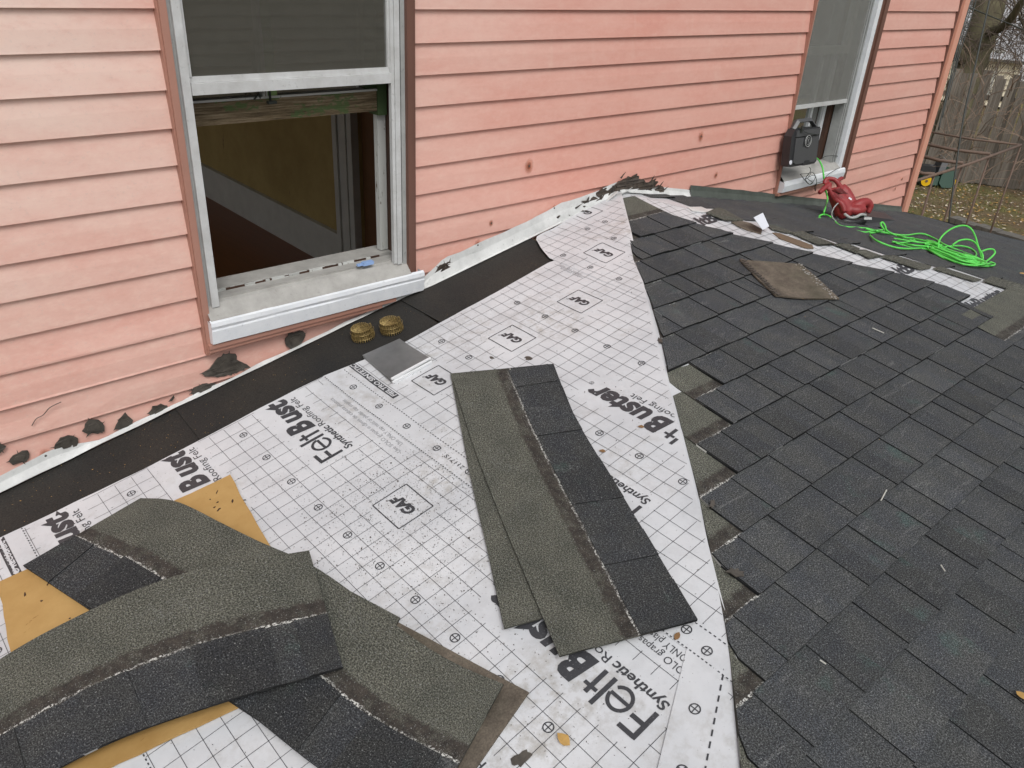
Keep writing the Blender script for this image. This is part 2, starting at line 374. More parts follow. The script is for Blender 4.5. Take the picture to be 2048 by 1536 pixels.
M['metal_edge'] = plain('bright_metal_edge', (.78, .79, .80), .3, .2, var=.1)
k = NT('brass_wire'); a = k.noise(k.pos(), 120, 3, .6)
M['brass'] = k.fin(k.mix(k.mr(a, .3, .7), (.13, .085, .03), (.42, .31, .12)), .5, .45)
M['plastic'] = plain('black_plastic', (.028, .029, .032), .42, var=.25, scale=12)
M['plastic_hi'] = plain('grey_plastic_panel', (.068, .070, .074), .38, var=.15, scale=12)
M['red'] = plain('red_plastic', (.27, .028, .030), .50, var=.22, scale=10)
M['red_dark'] = plain('dark_red_plastic', (.15, .018, .018), .45, var=.3, scale=14)
M['greenbar'] = plain('green_sash_lit', (.22, .34, .12), .6, var=.4, scale=20)  # brighter copy of the sash green, its colour raised to look lit
M['cord'] = plain('green_cord', (.12, .66, .10), .45, var=.12)
M['wire'] = plain('thin_black_wire', (.03, .035, .03), .5)
M['paper'] = plain('white_card', (.72, .74, .80), .6, var=.06)
M['blue'] = plain('blue_plastic', (.30, .45, .75), .4, var=.2)

# ------------------------------------------------------------------ ground and far setting
def mat_lawn():
    k = NT('leafy_lawn'); p = k.pos(); a = k.noise(p, .7, 5, .65); b = k.noise(p, 9, 4, .7); c = k.noise(p, 45, 3, .8)
    g = k.mix(k.mr(b, .3, .7), (.13, .125, .045), (.24, .21, .09)); br = k.mix(k.mr(c, .3, .7), (.12, .085, .055), (.27, .20, .12))
    o = k.mix(k.mr(a, .42, .60), br, g); o = k.mix(k.mr(c, .60, .70, 0, .7), o, (.26, .21, .10)); k.bump(k.math('ADD', b, c), .9, .05); return k.fin(o, .9, 0, .2)
M['lawn'] = mat_lawn()
mb = MB()
def gz(x, y): return .10*noise.noise(Vector((x*.15, y*.15, 0)))-.02
def gfn(x, y):
    return (x, y, gz(x, y) if abs(x) < 60 and abs(y) < 60 else 0)
xs = [-400, -120]+[i*2.0 for i in range(-20, 41)]+[140, 500]
mb.grid(gfn, xs, xs); g = mb.build('lawn', M['lawn'], smooth=True); tag(g, 'patchy autumn lawn strewn with fallen leaves', kind='structure')

# ------------------------------------------------------------------ the house wall
house = empty('house', 'house wall of faded salmon pink lap siding with two old windows', 'house', (2.5, WY, 0))
ZK = lambda k: CAMZ-.2866-.1049*k
def board(x0, x1, k):
    z0, z1 = ZK(k), ZK(k-1)+.004; r = random.Random(hash((round(x0*10), k)) & 0xffff)
    n = max(2, int((x1-x0)/.12)); ph = r.uniform(0, 50); amp = .0012+(.004 if k >= 8 else 0)
    us = [lerp(x0, x1, i/n) for i in range(n+1)]
    def fn(u, v):
        wv = noise.noise(Vector((u*1.7+ph, v*3, k*3.1)))*amp
        y = WY+.0115*v+wv
        if v < 0: y = WY+wv*.8+.013*(-v); return (u, y, z0+noise.noise(Vector((u*.9+ph, 9, k)))*.0018)
        if v > .97: y = WY+.0145
        return (u, y, lerp(z0, z1, min(v, 1))+noise.noise(Vector((u*.9+ph, 9, k)))*.0018*(1-v))
    m = MB(); tn = r.uniform(.8, 1.2)
    m.grid(fn, us, [-1, 0, .06, .5, 1.0], tone=tn, mi=0)
    for x, s in ((x0, 1), (x1, -1)):      # closed ends
        m.face([(x, WY+.014, z0), (x, WY, z0), (x, WY+.012, z1), (x, WY+.016, z1)][::s], tone=tn)
    return m.build('siding_board', M['siding'], house, smooth=False)
for k in range(-8, 9):
    board(-1.6, .862, k); board(1.712, 4.300, k); board(5.116, 6.215, k)
for k in range(9, 18):
    board(-1.6, 2.90, k); board(2.904, 6.215, k)
for k in range(18, 29): board(-1.6, 6.215, k)
mb = MB()                                   # sheathing behind the boards, with two openings
def wb(x0, x1, z0, z1): mb.bb((x0, WY+.018, z0), (x1, WY+.14, z1))
TOPZ = 5.06
wb(-1.7, .90, 0, TOPZ); wb(.90, 1.70, 0, 3.12); wb(1.70, 4.34, 0, TOPZ); wb(4.34, 5.06, 0, 3.14); wb(5.06, 6.24, 0, TOPZ); wb(.9, 1.67, 4.95, TOPZ); wb(4.34, 5.06, 4.95, TOPZ)
M['sheath'] = plain('dark_sheathing', (.05, .04, .035), .9)
mb.build('sheathing', M['sheath'], house)
mb = MB(); mb.bb((6.222, WY-.022, 0), (6.30, WY+.02, TOPZ)); mb.bb((6.28, WY-.02, 0), (6.302, WY+.10, TOPZ)); mb.build('corner_trim', M['trim_corner'], house)
mb = MB(); mb.bb((6.205, WY-.004, 0), (6.2225, WY+.016, TOPZ)); mb.build('corner_channel', M['brown'], house)
mb = MB(); mb.bb((6.235, WY+.10, 0), (6.30, 9.6, TOPZ)); mb.build('side_wall', M['siding'], house)

# rooms behind the windows
mb = MB(); mb.bb((-1.3, WY+.14, 2.22), (6.2, 9.5, 2.30)); mb.build('room_floor', M['floor'], house)
mb = MB(); mb.bb((-1.3, WY+.14, 4.98), (6.2, 9.5, 5.05)); mb.bb((-1.4, WY+.14, 2.2), (-1.3, 9.5, 2.75)); mb.bb((-1.4, WY+.14, 4.9), (-1.3, 9.5, 5)); mb.bb((-1.4, WY+.14, 2.75), (-1.3, 2.9, 4.9)); mb.bb((-1.4, 5.4, 2.75), (-1.3, 6.0, 4.9)); mb.bb((-1.4, 8.6, 2.75), (-1.3, 9.5, 4.9)); mb.bb((-1.3, 9.4, 2.2), (6.2, 9.5, 5)); mb.bb((6.15, WY+.14, 2.2), (6.234, 9.4, 5)); mb.build('room_shell', M['ochre'], house)  # two openings in the unseen left wall, added to let daylight in
mb = MB(); mb.bb((2.54, WY+.14, 2.3), (2.62, 3.50, 4.98)); mb.bb((2.54, 4.12, 2.3), (2.62, 9.4, 4.98)); mb.build('interior_wall', M['ochre'], house)
mb = MB(); mb.bb((2.515, 4.36, 2.30), (2.538, 9.4, 2.54)); mb.bb((2.505, 4.36, 2.541), (2.538, 9.4, 2.562)); mb.build('baseboard', M['paint_old'], house)
mb = MB()
for i, (y0, y1, d) in enumerate(((4.12, 4.15, .05), (4.153, 4.20, .032), (4.203, 4.25, .04), (4.253, 4.30, .030), (4.303, 4.35, .042))): mb.bb((2.54-d, y0, 2.3), (2.538, y1, 4.6))
mb.build('door_casing', M['paint_old'], house)
mb = MB(); mb.bb((2.56, 3.88, 2.3), (2.60, 4.118, 4.6)); mb.build('door', plain('brown_door', (.16, .075, .03), .5, var=.3), house)

def cyl_between(m, a, b, r, n=8): m.tube([a, b], r, n)
# --- left window
win = MB()
def bx(m, x0, x1, y0, y1, z0, z1): m.bb((x0, y0, CAMZ+z0), (x1, y1, CAMZ+z1))
m = win
bx(m, .9000, .9245, WY-.014, WY+.004, -1.062, .84)       # left storm stile
bx(m, 1.610, 1.6225, WY-.010, WY+.006, -1.056, .84); bx(m, 1.6235, 1.6430, WY-.014, WY+.006, -1.060, .84)
bx(m, .9276, 1.6128, WY-.004, WY+.05, .80, .84)
w1 = win.build('window', M['alu'], house); blobmesh(w1, .002, 2)
m = MB(); bx(m, .8855, .8995, WY-.004, WY+.02, -1.09, .86); bx(m, 1.6435, 1.6475, WY+.004, WY+.03, -1.08, .86); bx(m, 1.6500, 1.6665, WY-.010, WY+.03, -1.10, .86)
blobmesh(m.build('side_channel', M['alu_grey'], w1), .003, 3)
m = MB(); bx(m, .8645, .885, WY-.020, WY+.02, -1.222, .88); bx(m, .8600, .8644, WY-.012, WY+.014, -1.222, .88); m.build('side_trim', M['trim_pink'], w1)
m = MB(); bx(m, 1.667, 1.690, WY-.026, WY+.02, -1.135, .88); bx(m, 1.6905, 1.706, WY-.016, WY+.02, -1.15, .88); blobmesh(m.build('side_trim', M['brown'], w1), .002)
m = MB(); bx(m, .9278, 1.6126, WY-.010, WY+.016, -.409, -.377); bx(m, .9278, 1.6126, WY+.001, WY+.018, -.3765, -.360); blobmesh(m.build('storm_rail', M['alu'], w1), .0025)
for q0, q1 in ((.9278, .936), (1.6045, 1.6126)): m = MB(); bx(m, q0, q1, WY-.002, WY+.018, -.36, .80); blobmesh(m.build('storm_stile', M['alu'], w1), .0015)
m = MB(); bx(m, .936, 1.6045, WY+.007, WY+.010, -.36, .80); m.build('storm_pane', M['glass'], w1)
# sill: grey slope, white nose, apron
def strip(m, prof, x0, x1, n=10, wob=.0):
    """prof: list of (y,z-rel-camera); swept along x; x1 may be callable of profile index"""
    def fn(u, v):
        i = int(round(v)); y, z = prof[i]; return (u, y+wob*noise.noise(Vector((u*6, i, 3))), CAMZ+z+wob*noise.noise(Vector((u*5, i, 8))))
    m.grid(fn, [lerp(x0, x1, i/n) for i in range(n+1)], list(range(len(prof))))
m = MB(); strip(m, [(WY+.075, -1.050), (WY+.03, -1.052), (WY+.03, -1.045), (WY+.02, -1.045), (WY+.02, -1.052), (WY-.008, -1.064)], .886, 1.652, 12, .0008); m.build('storm_sill', M['sill_grey'], w1)
m = MB(); strip(m, [(WY+.0, -1.054), (WY-.034, -1.092), (WY-.040, -1.097)], .880, 1.668, 12, .0012); m.build('sill_slope', M['sill_grey'], w1)
m = MB(); strip(m, [(WY-.036, -1.0945), (WY-.045, -1.102), (WY-.047, -1.116), (WY-.043, -1.126), (WY-.045, -1.132), (WY-.040, -1.178), (WY-.002, -1.182)], .876, 1.725, 16, .002)
m.face([(.876, WY, CAMZ-1.10), (.876, WY-.040, CAMZ-1.10), (.876, WY-.047, CAMZ-1.116), (.876, WY-.040, CAMZ-1.178), (.876, WY, CAMZ-1.182)]); m.face([(1.725, WY, CAMZ-1.10), (1.725, WY-.040, CAMZ-1.10), (1.725, WY-.047, CAMZ-1.116), (1.725, WY-.040, CAMZ-1.178), (1.725, WY, CAMZ-1.182)][::-1])
m.build('sill', M['white'], w1, smooth=False)
m = MB(); bx(m, .866, 1.60, WY-.034, WY+.01, -1.197, -1.183); bx(m, .866, 1.54, WY-.028, WY+.01, -1.212, -1.1985); blobmesh(m.build('sill_trim', M['trim_pink'], w1), .002)
m = MB(); bx(m, .90, 1.66, WY+.080, WY+.17, -1.070, -1.040); m.build('inner_sill', M['sill_grey'], w1)
m = MB()
for i in range(26):
    x = lerp(.94, 1.58, i/26)+rnd.uniform(-.01, .01); m.box((x, WY+.078+rnd.uniform(-.005, .005), CAMZ-1.046), rnd.uniform(.006, .02), .003, .004, az=Vector((0, rnd.uniform(-.3, .3), 1)).normalized())
m.build('peeling_paint', M['peel'], w1)
m = MB(); bx(m, .93, 1.60, WY+.0755, WY+.0795, -1.056, -1.0435); m.build('sill_gap_shade', M['darkwood'], w1)  # thin dark strip standing in for the shade inside the gap
# wooden lower sash, pushed up
m = MB(); bx(m, .93, 1.612, WY+.085, WY+.125, -.515, -.447); s1 = blobmesh(m.build('sash', M['oldwood'], w1), .004)
m = MB(); bx(m, .93, 1.612, WY+.08, WY+.128, -.4465, -.440); m.build('sash_lip', M['peel'], w1)
m = MB(); bx(m, 1.613, 1.650, WY+.08, WY+.14, -.53, .8); bx(m, 1.57, 1.612, WY+.09, WY+.12, -.44, .8); bx(m, .93, .955, WY+.085, WY+.12, -.44, .8); m.build('sash_stile', M['greenpaint'], w1)
m = MB(); bx(m, 1.183, 1.197, WY+.07, WY+.10, -.438, .8); m.build('sash_bar', M['peel'], w1); m = MB(); bx(m, 1.1975, 1.232, WY+.075, WY+.12, -.438, .8); m.build('sash_bar', M['greenbar'], w1)
m = MB(); bx(m, 1.622, 1.656, WY+.10, WY+.125, -1.036, -.53); m.build('inner_jamb', M['peel'], w1)
m = MB(); bx(m, 1.658, 1.70, WY+.035, WY+.16, -1.04, .8); bx(m, .895, .90, WY+.06, WY+.16, -1.03, .8); m.build('jamb', M['darkwood'], w1)
m = MB(); bx(m, .956, 1.569, WY+.102, WY+.105, -.438, .8); m.build('sash_pane', M['glass'], w1)
# latch on the sash
m = MB(); m.tube([(1.205, WY+.07, CAMZ-.455), (1.205, WY+.07, CAMZ-.41)], .004, 6); m.box((1.205, WY+.062, CAMZ-.456), .014, .008, .004); m.tube([(1.15, WY+.07, CAMZ-.446), (1.162, WY+.065, CAMZ-.432), (1.172, WY+.07, CAMZ-.442)], .003, 6); m.build('latch', M['wire'], w1)
# --- right window
m = MB(); bx(m, 4.983, 5.03, WY-.02, WY+.07, -1.12, .84); bx(m, 4.312, 4.322, WY-.006, WY+.05, -1.10, .84); w2 = blobmesh(m.build('window', M['white'], house), .002)
m = MB()
for i, x in enumerate((4.93, 4.943, 4.957, 4.971)): bx(m, x, x+.0085, WY+.01-.006*(i % 2), WY+.07, -1.08, .84)
m.build('side_channel', M['alu_grey'], w2)
m = MB(); bx(m, 5.031, 5.068, WY-.016, WY+.02, -1.13, .88); bx(m, 5.0685, 5.112, WY-.026, WY+.02, -1.17, .88); blobmesh(m.build('side_trim', M['brown'], w2), .002)
m = MB(); bx(m, 4.301, 4.3115, WY-.014, WY+.02, -1.175, .88); m.build('side_trim', M['trim_pink'], w2)
m = MB(); bx(m, 4.323, 4.928, WY+.0, WY+.016, -.690, -.668); blobmesh(m.build('screen_rail', M['alu'], w2), .002)
m = MB(); bx(m, 4.323, 4.928, WY+.006, WY+.009, -.668, .80); m.build('insect_screen', M['screen'], w2)
m = MB(); bx(m, 4.34, 4.925, WY+.06, WY+.10, -.415, -.385); bx(m, 4.34, 4.925, WY+.05, WY+.10, -.385, -.372); bx(m, 4.885, 4.925, WY+.06, WY+.10, -.372, .8); bx(m, 4.40, 4.43, WY+.06, WY+.1, .05, .8); m.build('upper_sash', M['paint_old'], w2)
m = MB()
for x in (4.455, 4.71): bx(m, x, x+.022, WY+.10, WY+.13, -1.02, -.41)
bx(m, 4.86, 4.89, WY+.10, WY+.135, -1.02, -.41); bx(m, 4.34, 4.89, WY+.10, WY+.135, -1.055, -1.02); m.build('lower_sash', M['white'], w2)
m = MB(); bx(m, 4.34, 4.86, WY+.115, WY+.118, -1.02, .8); m.build('sash_pane', M['glass'], w2)
m = MB(); bx(m, 4.892, 4.928, WY+.075, WY+.15, -1.07, -.37); m.build('jamb', M['darkwood'], w2)
m = MB(); strip(m, [(WY+.10, -1.045), (WY+.02, -1.052), (WY+.0, -1.055), (WY-.036, -1.086)], 4.322, 4.985, 8, .001); m.build('sill_slope', M['sill_grey'], w2)
m = MB(); strip(m, [(WY-.034, -1.086), (WY-.044, -1.092), (WY-.048, -1.112), (WY-.042, -1.150), (WY, -1.155)], 4.314, 5.04, 8, .001)
m.face([(4.314, WY+.05, CAMZ-1.07), (4.314, WY-.044, CAMZ-1.092), (4.314, WY-.048, CAMZ-1.112), (4.314, WY-.042, CAMZ-1.15), (4.314, WY, CAMZ-1.155)]); m.build('sill', M['white'], w2)
m = MB(); bx(m, 4.30, 5.0, WY-.03, WY+.01, -1.172, -1.156); m.build('sill_trim', M['trim_pink'], w2)
k = NT('curtain'); p_ = k.pos(); st = k.noise(k.mapv(p_, (30, 30, .5)), 2, 3, .6); cur = k.fin(k.mix(st, (.02, .028, .022), (.12, .14, .12)), .8)
m = MB(); m.grid(lambda u, v: (u, WY+.26+.02*sin(u*70), v), [4.2+i*.01 for i in range(90)], [2.9, 5.0]); m.build('curtain', cur, house, smooth=True)

# rust stains round the siding nails
def nail_stain(px, py, r):
    r *= .62; p = hity(px, py, WY-.0015); m = MB(); n = 20
    pts = [(p.x+cos(2*pi*i/n)*r, p.y, p.z+sin(2*pi*i/n)*r*1.35) for i in range(n)]
    y0 = WY-.0028
    for i in range(n):
        j = (i+1) % n; m.face([(p.x, y0, p.z), (pts[j][0], y0, pts[j][2]), (pts[i][0], y0, pts[i][2])], [(0, 0), (cos(2*pi*j/n), sin(2*pi*j/n)), (cos(2*pi*i/n), sin(2*pi*i/n))])
    m.build('rust_stain', M['rust'], house)
    m = MB(); m.disc((p.x, y0-.002, p.z), .0038, (0, -1, 0), 8, th=.004); m.build('nail_head', M['tar'], house)
for a in ((1058, 332, .042), (1402, 273, .036), (1432, 350, .026), (955, 490, .034), (982, 446, .02), (1700, 386, .03), (1790, 378, .022), (1596, 400, .022), (91, 911, .032), (1804, 358, .018), (1108, 416, .02)): nail_stain(*a)

# tar dabs on the lowest boards
def ragged(cx, cz, rx, rz, rot, seed, spike=.25, n=34):
    r = random.Random(seed); out = []
    for i in range(n):
        a = 2*pi*i/n; q = 1+spike*noise.noise(Vector((cos(a)*2.2+seed*7.1, sin(a)*2.2, seed)))*1.6+r.uniform(-.07, .07)
        x, z = cos(a)*rx*q, sin(a)*rz*q; out.append((cx+x*cos(rot)-z*sin(rot), cz+x*sin(rot)+z*cos(rot)))
    return out
def tar_patch(pxs, seed, th=.004, mat='tar', sub=True):
    """outline given as (px,py) on the siding face"""
    P = [hity(x, y, WY-th) for x, y in pxs]; r = random.Random(seed); Q = []
    for i in range(len(P)):
        a, b = P[i], P[(i+1) % len(P)]; n = max(1, int((b-a).length/.010))
        for j in range(n):
            q = a.lerp(b, j/n); Q.append(Vector((q.x+r.uniform(-.003, .003), q.y+r.uniform(-.0008, .0012), q.z+r.uniform(-.003, .003))))
    m = MB(); m.slab(Q, (0, -1, 0), th); c_ = sum(Q, Vector())/len(Q)
    for i in range(0, len(Q), 3):           # small torn whiskers and a raised lump in the middle
        q = Q[i]; d = (q-c_); d.y = 0
        if d.length < .004 or r.random() < .45: continue
        d.normalize(); t_ = Vector((d.z, 0, -d.x))*r.uniform(.0015, .004); e = q+d*r.uniform(.004, .015)+Vector((0, 0, r.uniform(-.004, .004))); m.slab([q-t_-d*.004, q+t_-d*.004, e], (0, -1, 0), .0012)
    lump = [c_.lerp(q, .55+.1*r.uniform(-1, 1))+Vector((0, -.0035, 0)) for q in Q[::2]]
    if len(lump) > 4: m.slab(lump, (0, -1, 0), .004)
    return m.build('tar_patch', M[mat], house)
z4 = lambda L: [(x/4, 600+y/4) for x, y in L]
tar_patch(z4([(1625, 590), (1700, 530), (1720, 490), (1790, 430), (1885, 425), (1900, 480), (1975, 520), (2005, 535), (1940, 560), (1850, 600), (1740, 620), (1640, 615)]), 1)
tar_patch(z4([(1535, 720), (1600, 680), (1700, 662), (1760, 680), (1690, 730), (1600, 765), (1545, 775)]), 2)
tar_patch(z4([(662, 1050), (690, 990), (720, 958), (800, 965), (845, 1010), (840, 1055), (780, 1072), (700, 1070)]), 3)
tar_patch(z4([(922, 1030), (950, 960), (1000, 908), (1060, 965), (1040, 1015), (980, 1045)]), 4)
tar_patch(z4([(1192, 910), (1230, 855), (1290, 832), (1345, 850), (1350, 880), (1300, 895), (1215, 945)]), 5)
tar_patch(z4([(432, 1180), (480, 1110), (545, 1085), (620, 1105), (635, 1145), (590, 1190), (500, 1225), (440, 1215)]), 6)
tar_patch(z4([(75, 1295), (110, 1240), (180, 1205), (230, 1210), (240, 1260), (215, 1290), (110, 1315)]), 7)
tar_patch(z4([(-30, 1230), (0, 1150), (55, 1165), (20, 1210), (0, 1240)]), 8)
tar_patch(z4([(1350, 810), (1385, 765), (1395, 780), (1375, 812)]), 9, .003)
tar_patch([(570, 683), (578, 668), (600, 663), (612, 665), (605, 684), (588, 700), (572, 692)], 10)
tar_patch([(845, 572), (870, 545), (880, 530), (900, 523), (925, 522), (945, 515), (930, 530), (905, 545), (880, 560), (860, 580)], 11, .006, 'tar_torn')
tar_patch([(630, 597), (638, 592), (645, 596), (640, 603)], 12, .012)
for i, (x, y, rr) in enumerate(((1165, 440, .05), (1195, 415, .07), (1215, 398, .09), (1240, 382, .10), (1262, 378, .09), (1290, 384, .07), (1312, 388, .05))):
    p = hity(x, y, WY-.008); r = random.Random(90+i)
    for j in range(2):
        o = ragged(p.x+r.uniform(-.03, .03), p.z+r.uniform(-.005, .02), rr, rr*.42, r.uniform(-.1, .5), 20+i*3+j, .38, 34)
        m = MB(); m.slab([Vector((a, WY-.006-.006*j+r.uniform(-.004, .004), b)) for a, b in o], (0, -1, 0), .005+.003*j); m.build('tar_patch', M['tar_torn'], house)
# torn splinters of tar paper standing off the wall at the roof's peak
m = MB()
for i in range(14):
    t = rnd.random(); x = lerp(2.45, 3.25, t); zc = CAMZ-.93-.12*abs(x-2.9)/.4+rnd.uniform(-.01, .05); a = rnd.uniform(-.2, 1.3)
    L_ = rnd.uniform(.015, .045); d = Vector((cos(a), rnd.uniform(-.5, 0), sin(a))).normalized(); c = Vector((x, WY-.012, zc)); sdd = d.cross(Vector((0, 1, 0))).normalized()*rnd.uniform(.003, .009)
    m.slab([c-sdd, c+sdd, c+d*L_*.6+sdd*.7, c+d*L_], (0, -1, 0), .0015)
tag(m.build('torn_tar_paper', M['tar_torn'], house), kind='stuff')
m = MB(); m.tube(smooth_line([hity(x/4, 600+y/4, WY-.004) for x, y in ((255, 1005), (290, 950), (345, 920), (400, 860), (490, 815))], 5), .0013, 5); m.build('crack', M['rust'], house) if False else m.build('scratch', M['tar'], house)
# small blue clip on the inner sill
p = hitz(735, 529, CAMZ-1.040); m = MB(); m.box(p+Vector((0, 0, .006)), .022, .010, .006, az=Vector((.1, 0, 1)).normalized()); m.box(p+Vector((-.03, .004, .004)), .012, .005, .004)
tag(blobmesh(m.build('plastic_clip', M['blue']), .002), 'small pale blue plastic piece lying on the sill of the left window', 'clip')
# ------------------------------------------------------------------ the porch roof
roof = empty('porch_roof', 'low hipped porch roof half covered in charcoal shingles over white printed underlayment', 'roof', (2.9, 1.0, 2.4))
def hipL(d): return -d*.0  # unused
# deck boards under everything
EX, EY = 3.62, -3.45
mb = MB()
def deckpt(x, y, k, dz=-.02):
    if k == 'L': return APEX+Vector((x, y, sL*x+dz))
    if k == 'C': return APEX+Vector((x, y, sC*y+dz))
    return APEX+Vector((x, y, sRx*x+sRy*y+dz))
hr = (sC-sRy)/(-sRx)            # hip2: X = hr*|Y|
mb.slab([deckpt(0, 0, 'L'), deckpt(-4.3, 0, 'L'), deckpt(-4.3, EY, 'L'), deckpt(sC/sL*EY, EY, 'L')], NL, .1)
mb.slab([deckpt(0, 0, 'C'), deckpt(sC/sL*EY, EY, 'C'), deckpt(hr*-EY, EY, 'C')], NC, .1)
mb.slab([deckpt(0, 0, 'R'), deckpt(hr*-EY, EY, 'R'), deckpt(4.6, EY, 'R'), deckpt(4.6, -1.8, 'R'), deckpt(3.30, -.0, 'R')], NR, .1)
M['deck'] = plain('deck_wood', (.16, .11, .07), .8, bump=.3); mb.build('roof_deck', M['deck'], roof)
mb = MB(); mb.bb((-1.2, -.85, 0), (6.0, 2.3, 2.15)); mb.build('porch_wall', M['siding'], roof)

# wave of the loose felt
def wv(a, b):
    h = .0012*noise.noise(Vector((a*3.2, b*3.2, 1)))+.0030*noise.noise(Vector((a*7.5, b*3.0, 5)))+.0016*noise.noise(Vector((a*4, b*11, 8)))
    if a < .40: h = max(h, 0)+.0035*min(1, (.40-a)/.05)
    if a < .34 and b < -.72: h += .011*((.34-a)/.12)**2*(.6+.5*noise.noise(Vector((b*2.5, 0, 2)))) if a > .2 else .012
    if b > -.72 and a < .5:      # creases below the peak
        q = (a*.75+b*.66)
        h += .013*max(0, noise.noise(Vector((q*11, (a-b)*1.2, 4)))+.25)*min(1, (.5-a)/.2)*min(1, (b+.72)/.15)
    return h
def frange(a, b, st):
    n = max(1, int(round((b-a)/st))); return [a+(b-a)*i/n for i in range(n+1)]
HK = cl*sC/sL                      # on L: hip at b = -HK' * a
def hipa(b): return -b/HK          # a on the hip for a given b (both on L)
und = []
def edge_a(b): return interp([(-4.2, .235), (-2.8, .232), (-2.386, .252), (-1.996, .246), (-1.761, .252), (-1.486, .290), (-1.049, .278), (-.728, .262), (-.69, .262)], b)
def top_a(b): return interp([(-.70, .262), (-.66, .16), (-.60, .055), (-.3, .030), (0, .015)], b)
def sheet(b0, b1, edge, lift, name='underlayment'):
    m = MB(); nb = int((b1-b0)/.02); na = 0
    rows = [lerp(b0, b1, i/nb) for i in range(nb+1)]
    NA = 110
    def fn(u, v):
        e = edge(v); hp = hipa(v)+.004; a = lerp(e, max(hp, e+.002), u)
        s = lift+.0022*max(0, 1-(v-b0)/.05)*0
        return Lw(a, v, .004+lift+wv(a, v))
    m.grid(fn, [(i/NA)**1.15 for i in range(NA+1)], rows)
    o = m.build(name, M['felt'], roof, smooth=True); return o
sh1 = sheet(-.69, -.02, top_a, .0045); sh2 = sheet(-1.772, -.64, edge_a, .0030); sh3 = sheet(-2.80, -1.70, edge_a, .0015); sh4 = sheet(-4.15, -2.72, edge_a, 0)
def lift_at(b): return .0045 if b > -.69 else .0030 if b > -1.772 else .0015 if b > -2.80 else 0.0
def P(a, b, e=.0009): return Lw(a, b, .004+lift_at(b)+wv(a, b)+e)

class Ink(MB): pass
inkm = {1: MB(), 2: MB(), 3: MB(), 4: MB()}
def inkfor(b): return inkm[1] if b > -.69 else inkm[2] if b > -1.772 else inkm[3] if b > -2.80 else inkm[4]
def ok(a, b):
    e = top_a(b) if b > -.69 else edge_a(b)
    return e+.001 < a < hipa(b)-.001 and b > -4.1
NOGRID = []
def masked(a, b):
    for a0, a1, b0, b1 in NOGRID:
        if a0 <= a <= a1 and b0 <= b <= b1: return True
    return False
def pline(a0, b0, a1, b1, wd=.0014, dash=None, mask=True):
    L_ = hypot(a1-a0, b1-b0); n = max(1, int(L_/.016)) if dash is None else max(1, int(round(L_/(dash/2))))
    da, db = -(b1-b0)/L_*wd/2, (a1-a0)/L_*wd/2
    for i in range(n):
        if dash is not None and i % 2: continue
        t0, t1 = i/n, (i+1)/n; A0, B0, A1, B1 = lerp(a0, a1, t0), lerp(b0, b1, t0), lerp(a0, a1, t1), lerp(b0, b1, t1)
        if not (ok(A0, B0) and ok(A1, B1)): continue
        if mask and masked((A0+A1)/2, (B0+B1)/2): continue
        inkfor((B0+B1)/2).face([P(A0-da, B0-db), P(A1-da, B1-db), P(A1+da, B1+db), P(A0+da, B0+db)])
def ring(a, b, r=.0125, wd=.0028, cross=True):
    if not (ok(a-r, b) and ok(a+r, b) and ok(a, b-r)): return
    n = 18; m = inkfor(b)
    for i in range(n):
        t0, t1 = 2*pi*i/n, 2*pi*(i+1)/n
        m.face([P(a+cos(t0)*(r-wd), b+sin(t0)*(r-wd)), P(a+cos(t0)*r, b+sin(t0)*r), P(a+cos(t1)*r, b+sin(t1)*r), P(a+cos(t1)*(r-wd), b+sin(t1)*(r-wd))])
    if cross:
        pline(a-r+.001, b, a+r-.001, b, .0024, mask=False); pline(a, b-r+.001, a, b+r-.001, .0024, mask=False)
_tc = {}
def text_tris(body, size, bold=0.0, shear=0.0, cell=.03):
    key = (body, size, bold, shear)
    if key in _tc: return _tc[key]
    cu = bpy.data.curves.new('t', 'FONT'); cu.body = body; cu.size = size; cu.offset = bold; cu.shear = shear; cu.resolution_u = 3; cu.fill_mode = 'FRONT'
    ob = bpy.data.objects.new('t', cu); COL.objects.link(ob)
    dg = bpy.context.evaluated_depsgraph_get(); me = bpy.data.meshes.new_from_object(ob.evaluated_get(dg))
    bpy.data.objects.remove(ob); bm = bmesh.new(); bm.from_mesh(me); bmesh.ops.remove_doubles(bm, verts=bm.verts, dist=1e-6)
    if bm.verts:
        x0, x1 = min(v.co.x for v in bm.verts), max(v.co.x for v in bm.verts); y0, y1 = min(v.co.y for v in bm.verts), max(v.co.y for v in bm.verts)
        for ax, lo, hi in ((0, x0, x1), (1, y0, y1)):
            q = lo+cell
            while q < hi:
                co = Vector((q, 0, 0)) if ax == 0 else Vector((0, q, 0)); no = Vector((1, 0, 0)) if ax == 0 else Vector((0, 1, 0))
                bmesh.ops.bisect_plane(bm, geom=bm.verts[:]+bm.edges[:]+bm.faces[:], plane_co=co, plane_no=no); q += cell
        bmesh.ops.triangulate(bm, faces=bm.faces)
    vs = [(v.co.x, v.co.y) for v in bm.verts]; bm.verts.ensure_lookup_table(); fs = [[v.index for v in f.verts] for f in bm.faces]
    wd = max((v[0] for v in vs), default=0); bm.free(); bpy.data.curves.remove(cu); bpy.data.meshes.remove(me)
    _tc[key] = (vs, fs, wd); return _tc[key]
def ptext(body, a, b, size, bold=0, shear=0, sx=1.0, width=None, m=None):
    """text on the felt: starts at a, runs towards the house (-a), letter tops point down the slope (-b)"""
    vs, fs, wd = text_tris(body, size, bold, shear)
    if width: sx = width/wd
    for f in fs:
        q = [(a-vs[i][0]*sx, b-vs[i][1]) for i in f]
        if all(ok(*c) for c in q): (m or inkfor(b)).face([P(*c) for c in q])
    return wd*sx
paint_lines = {}
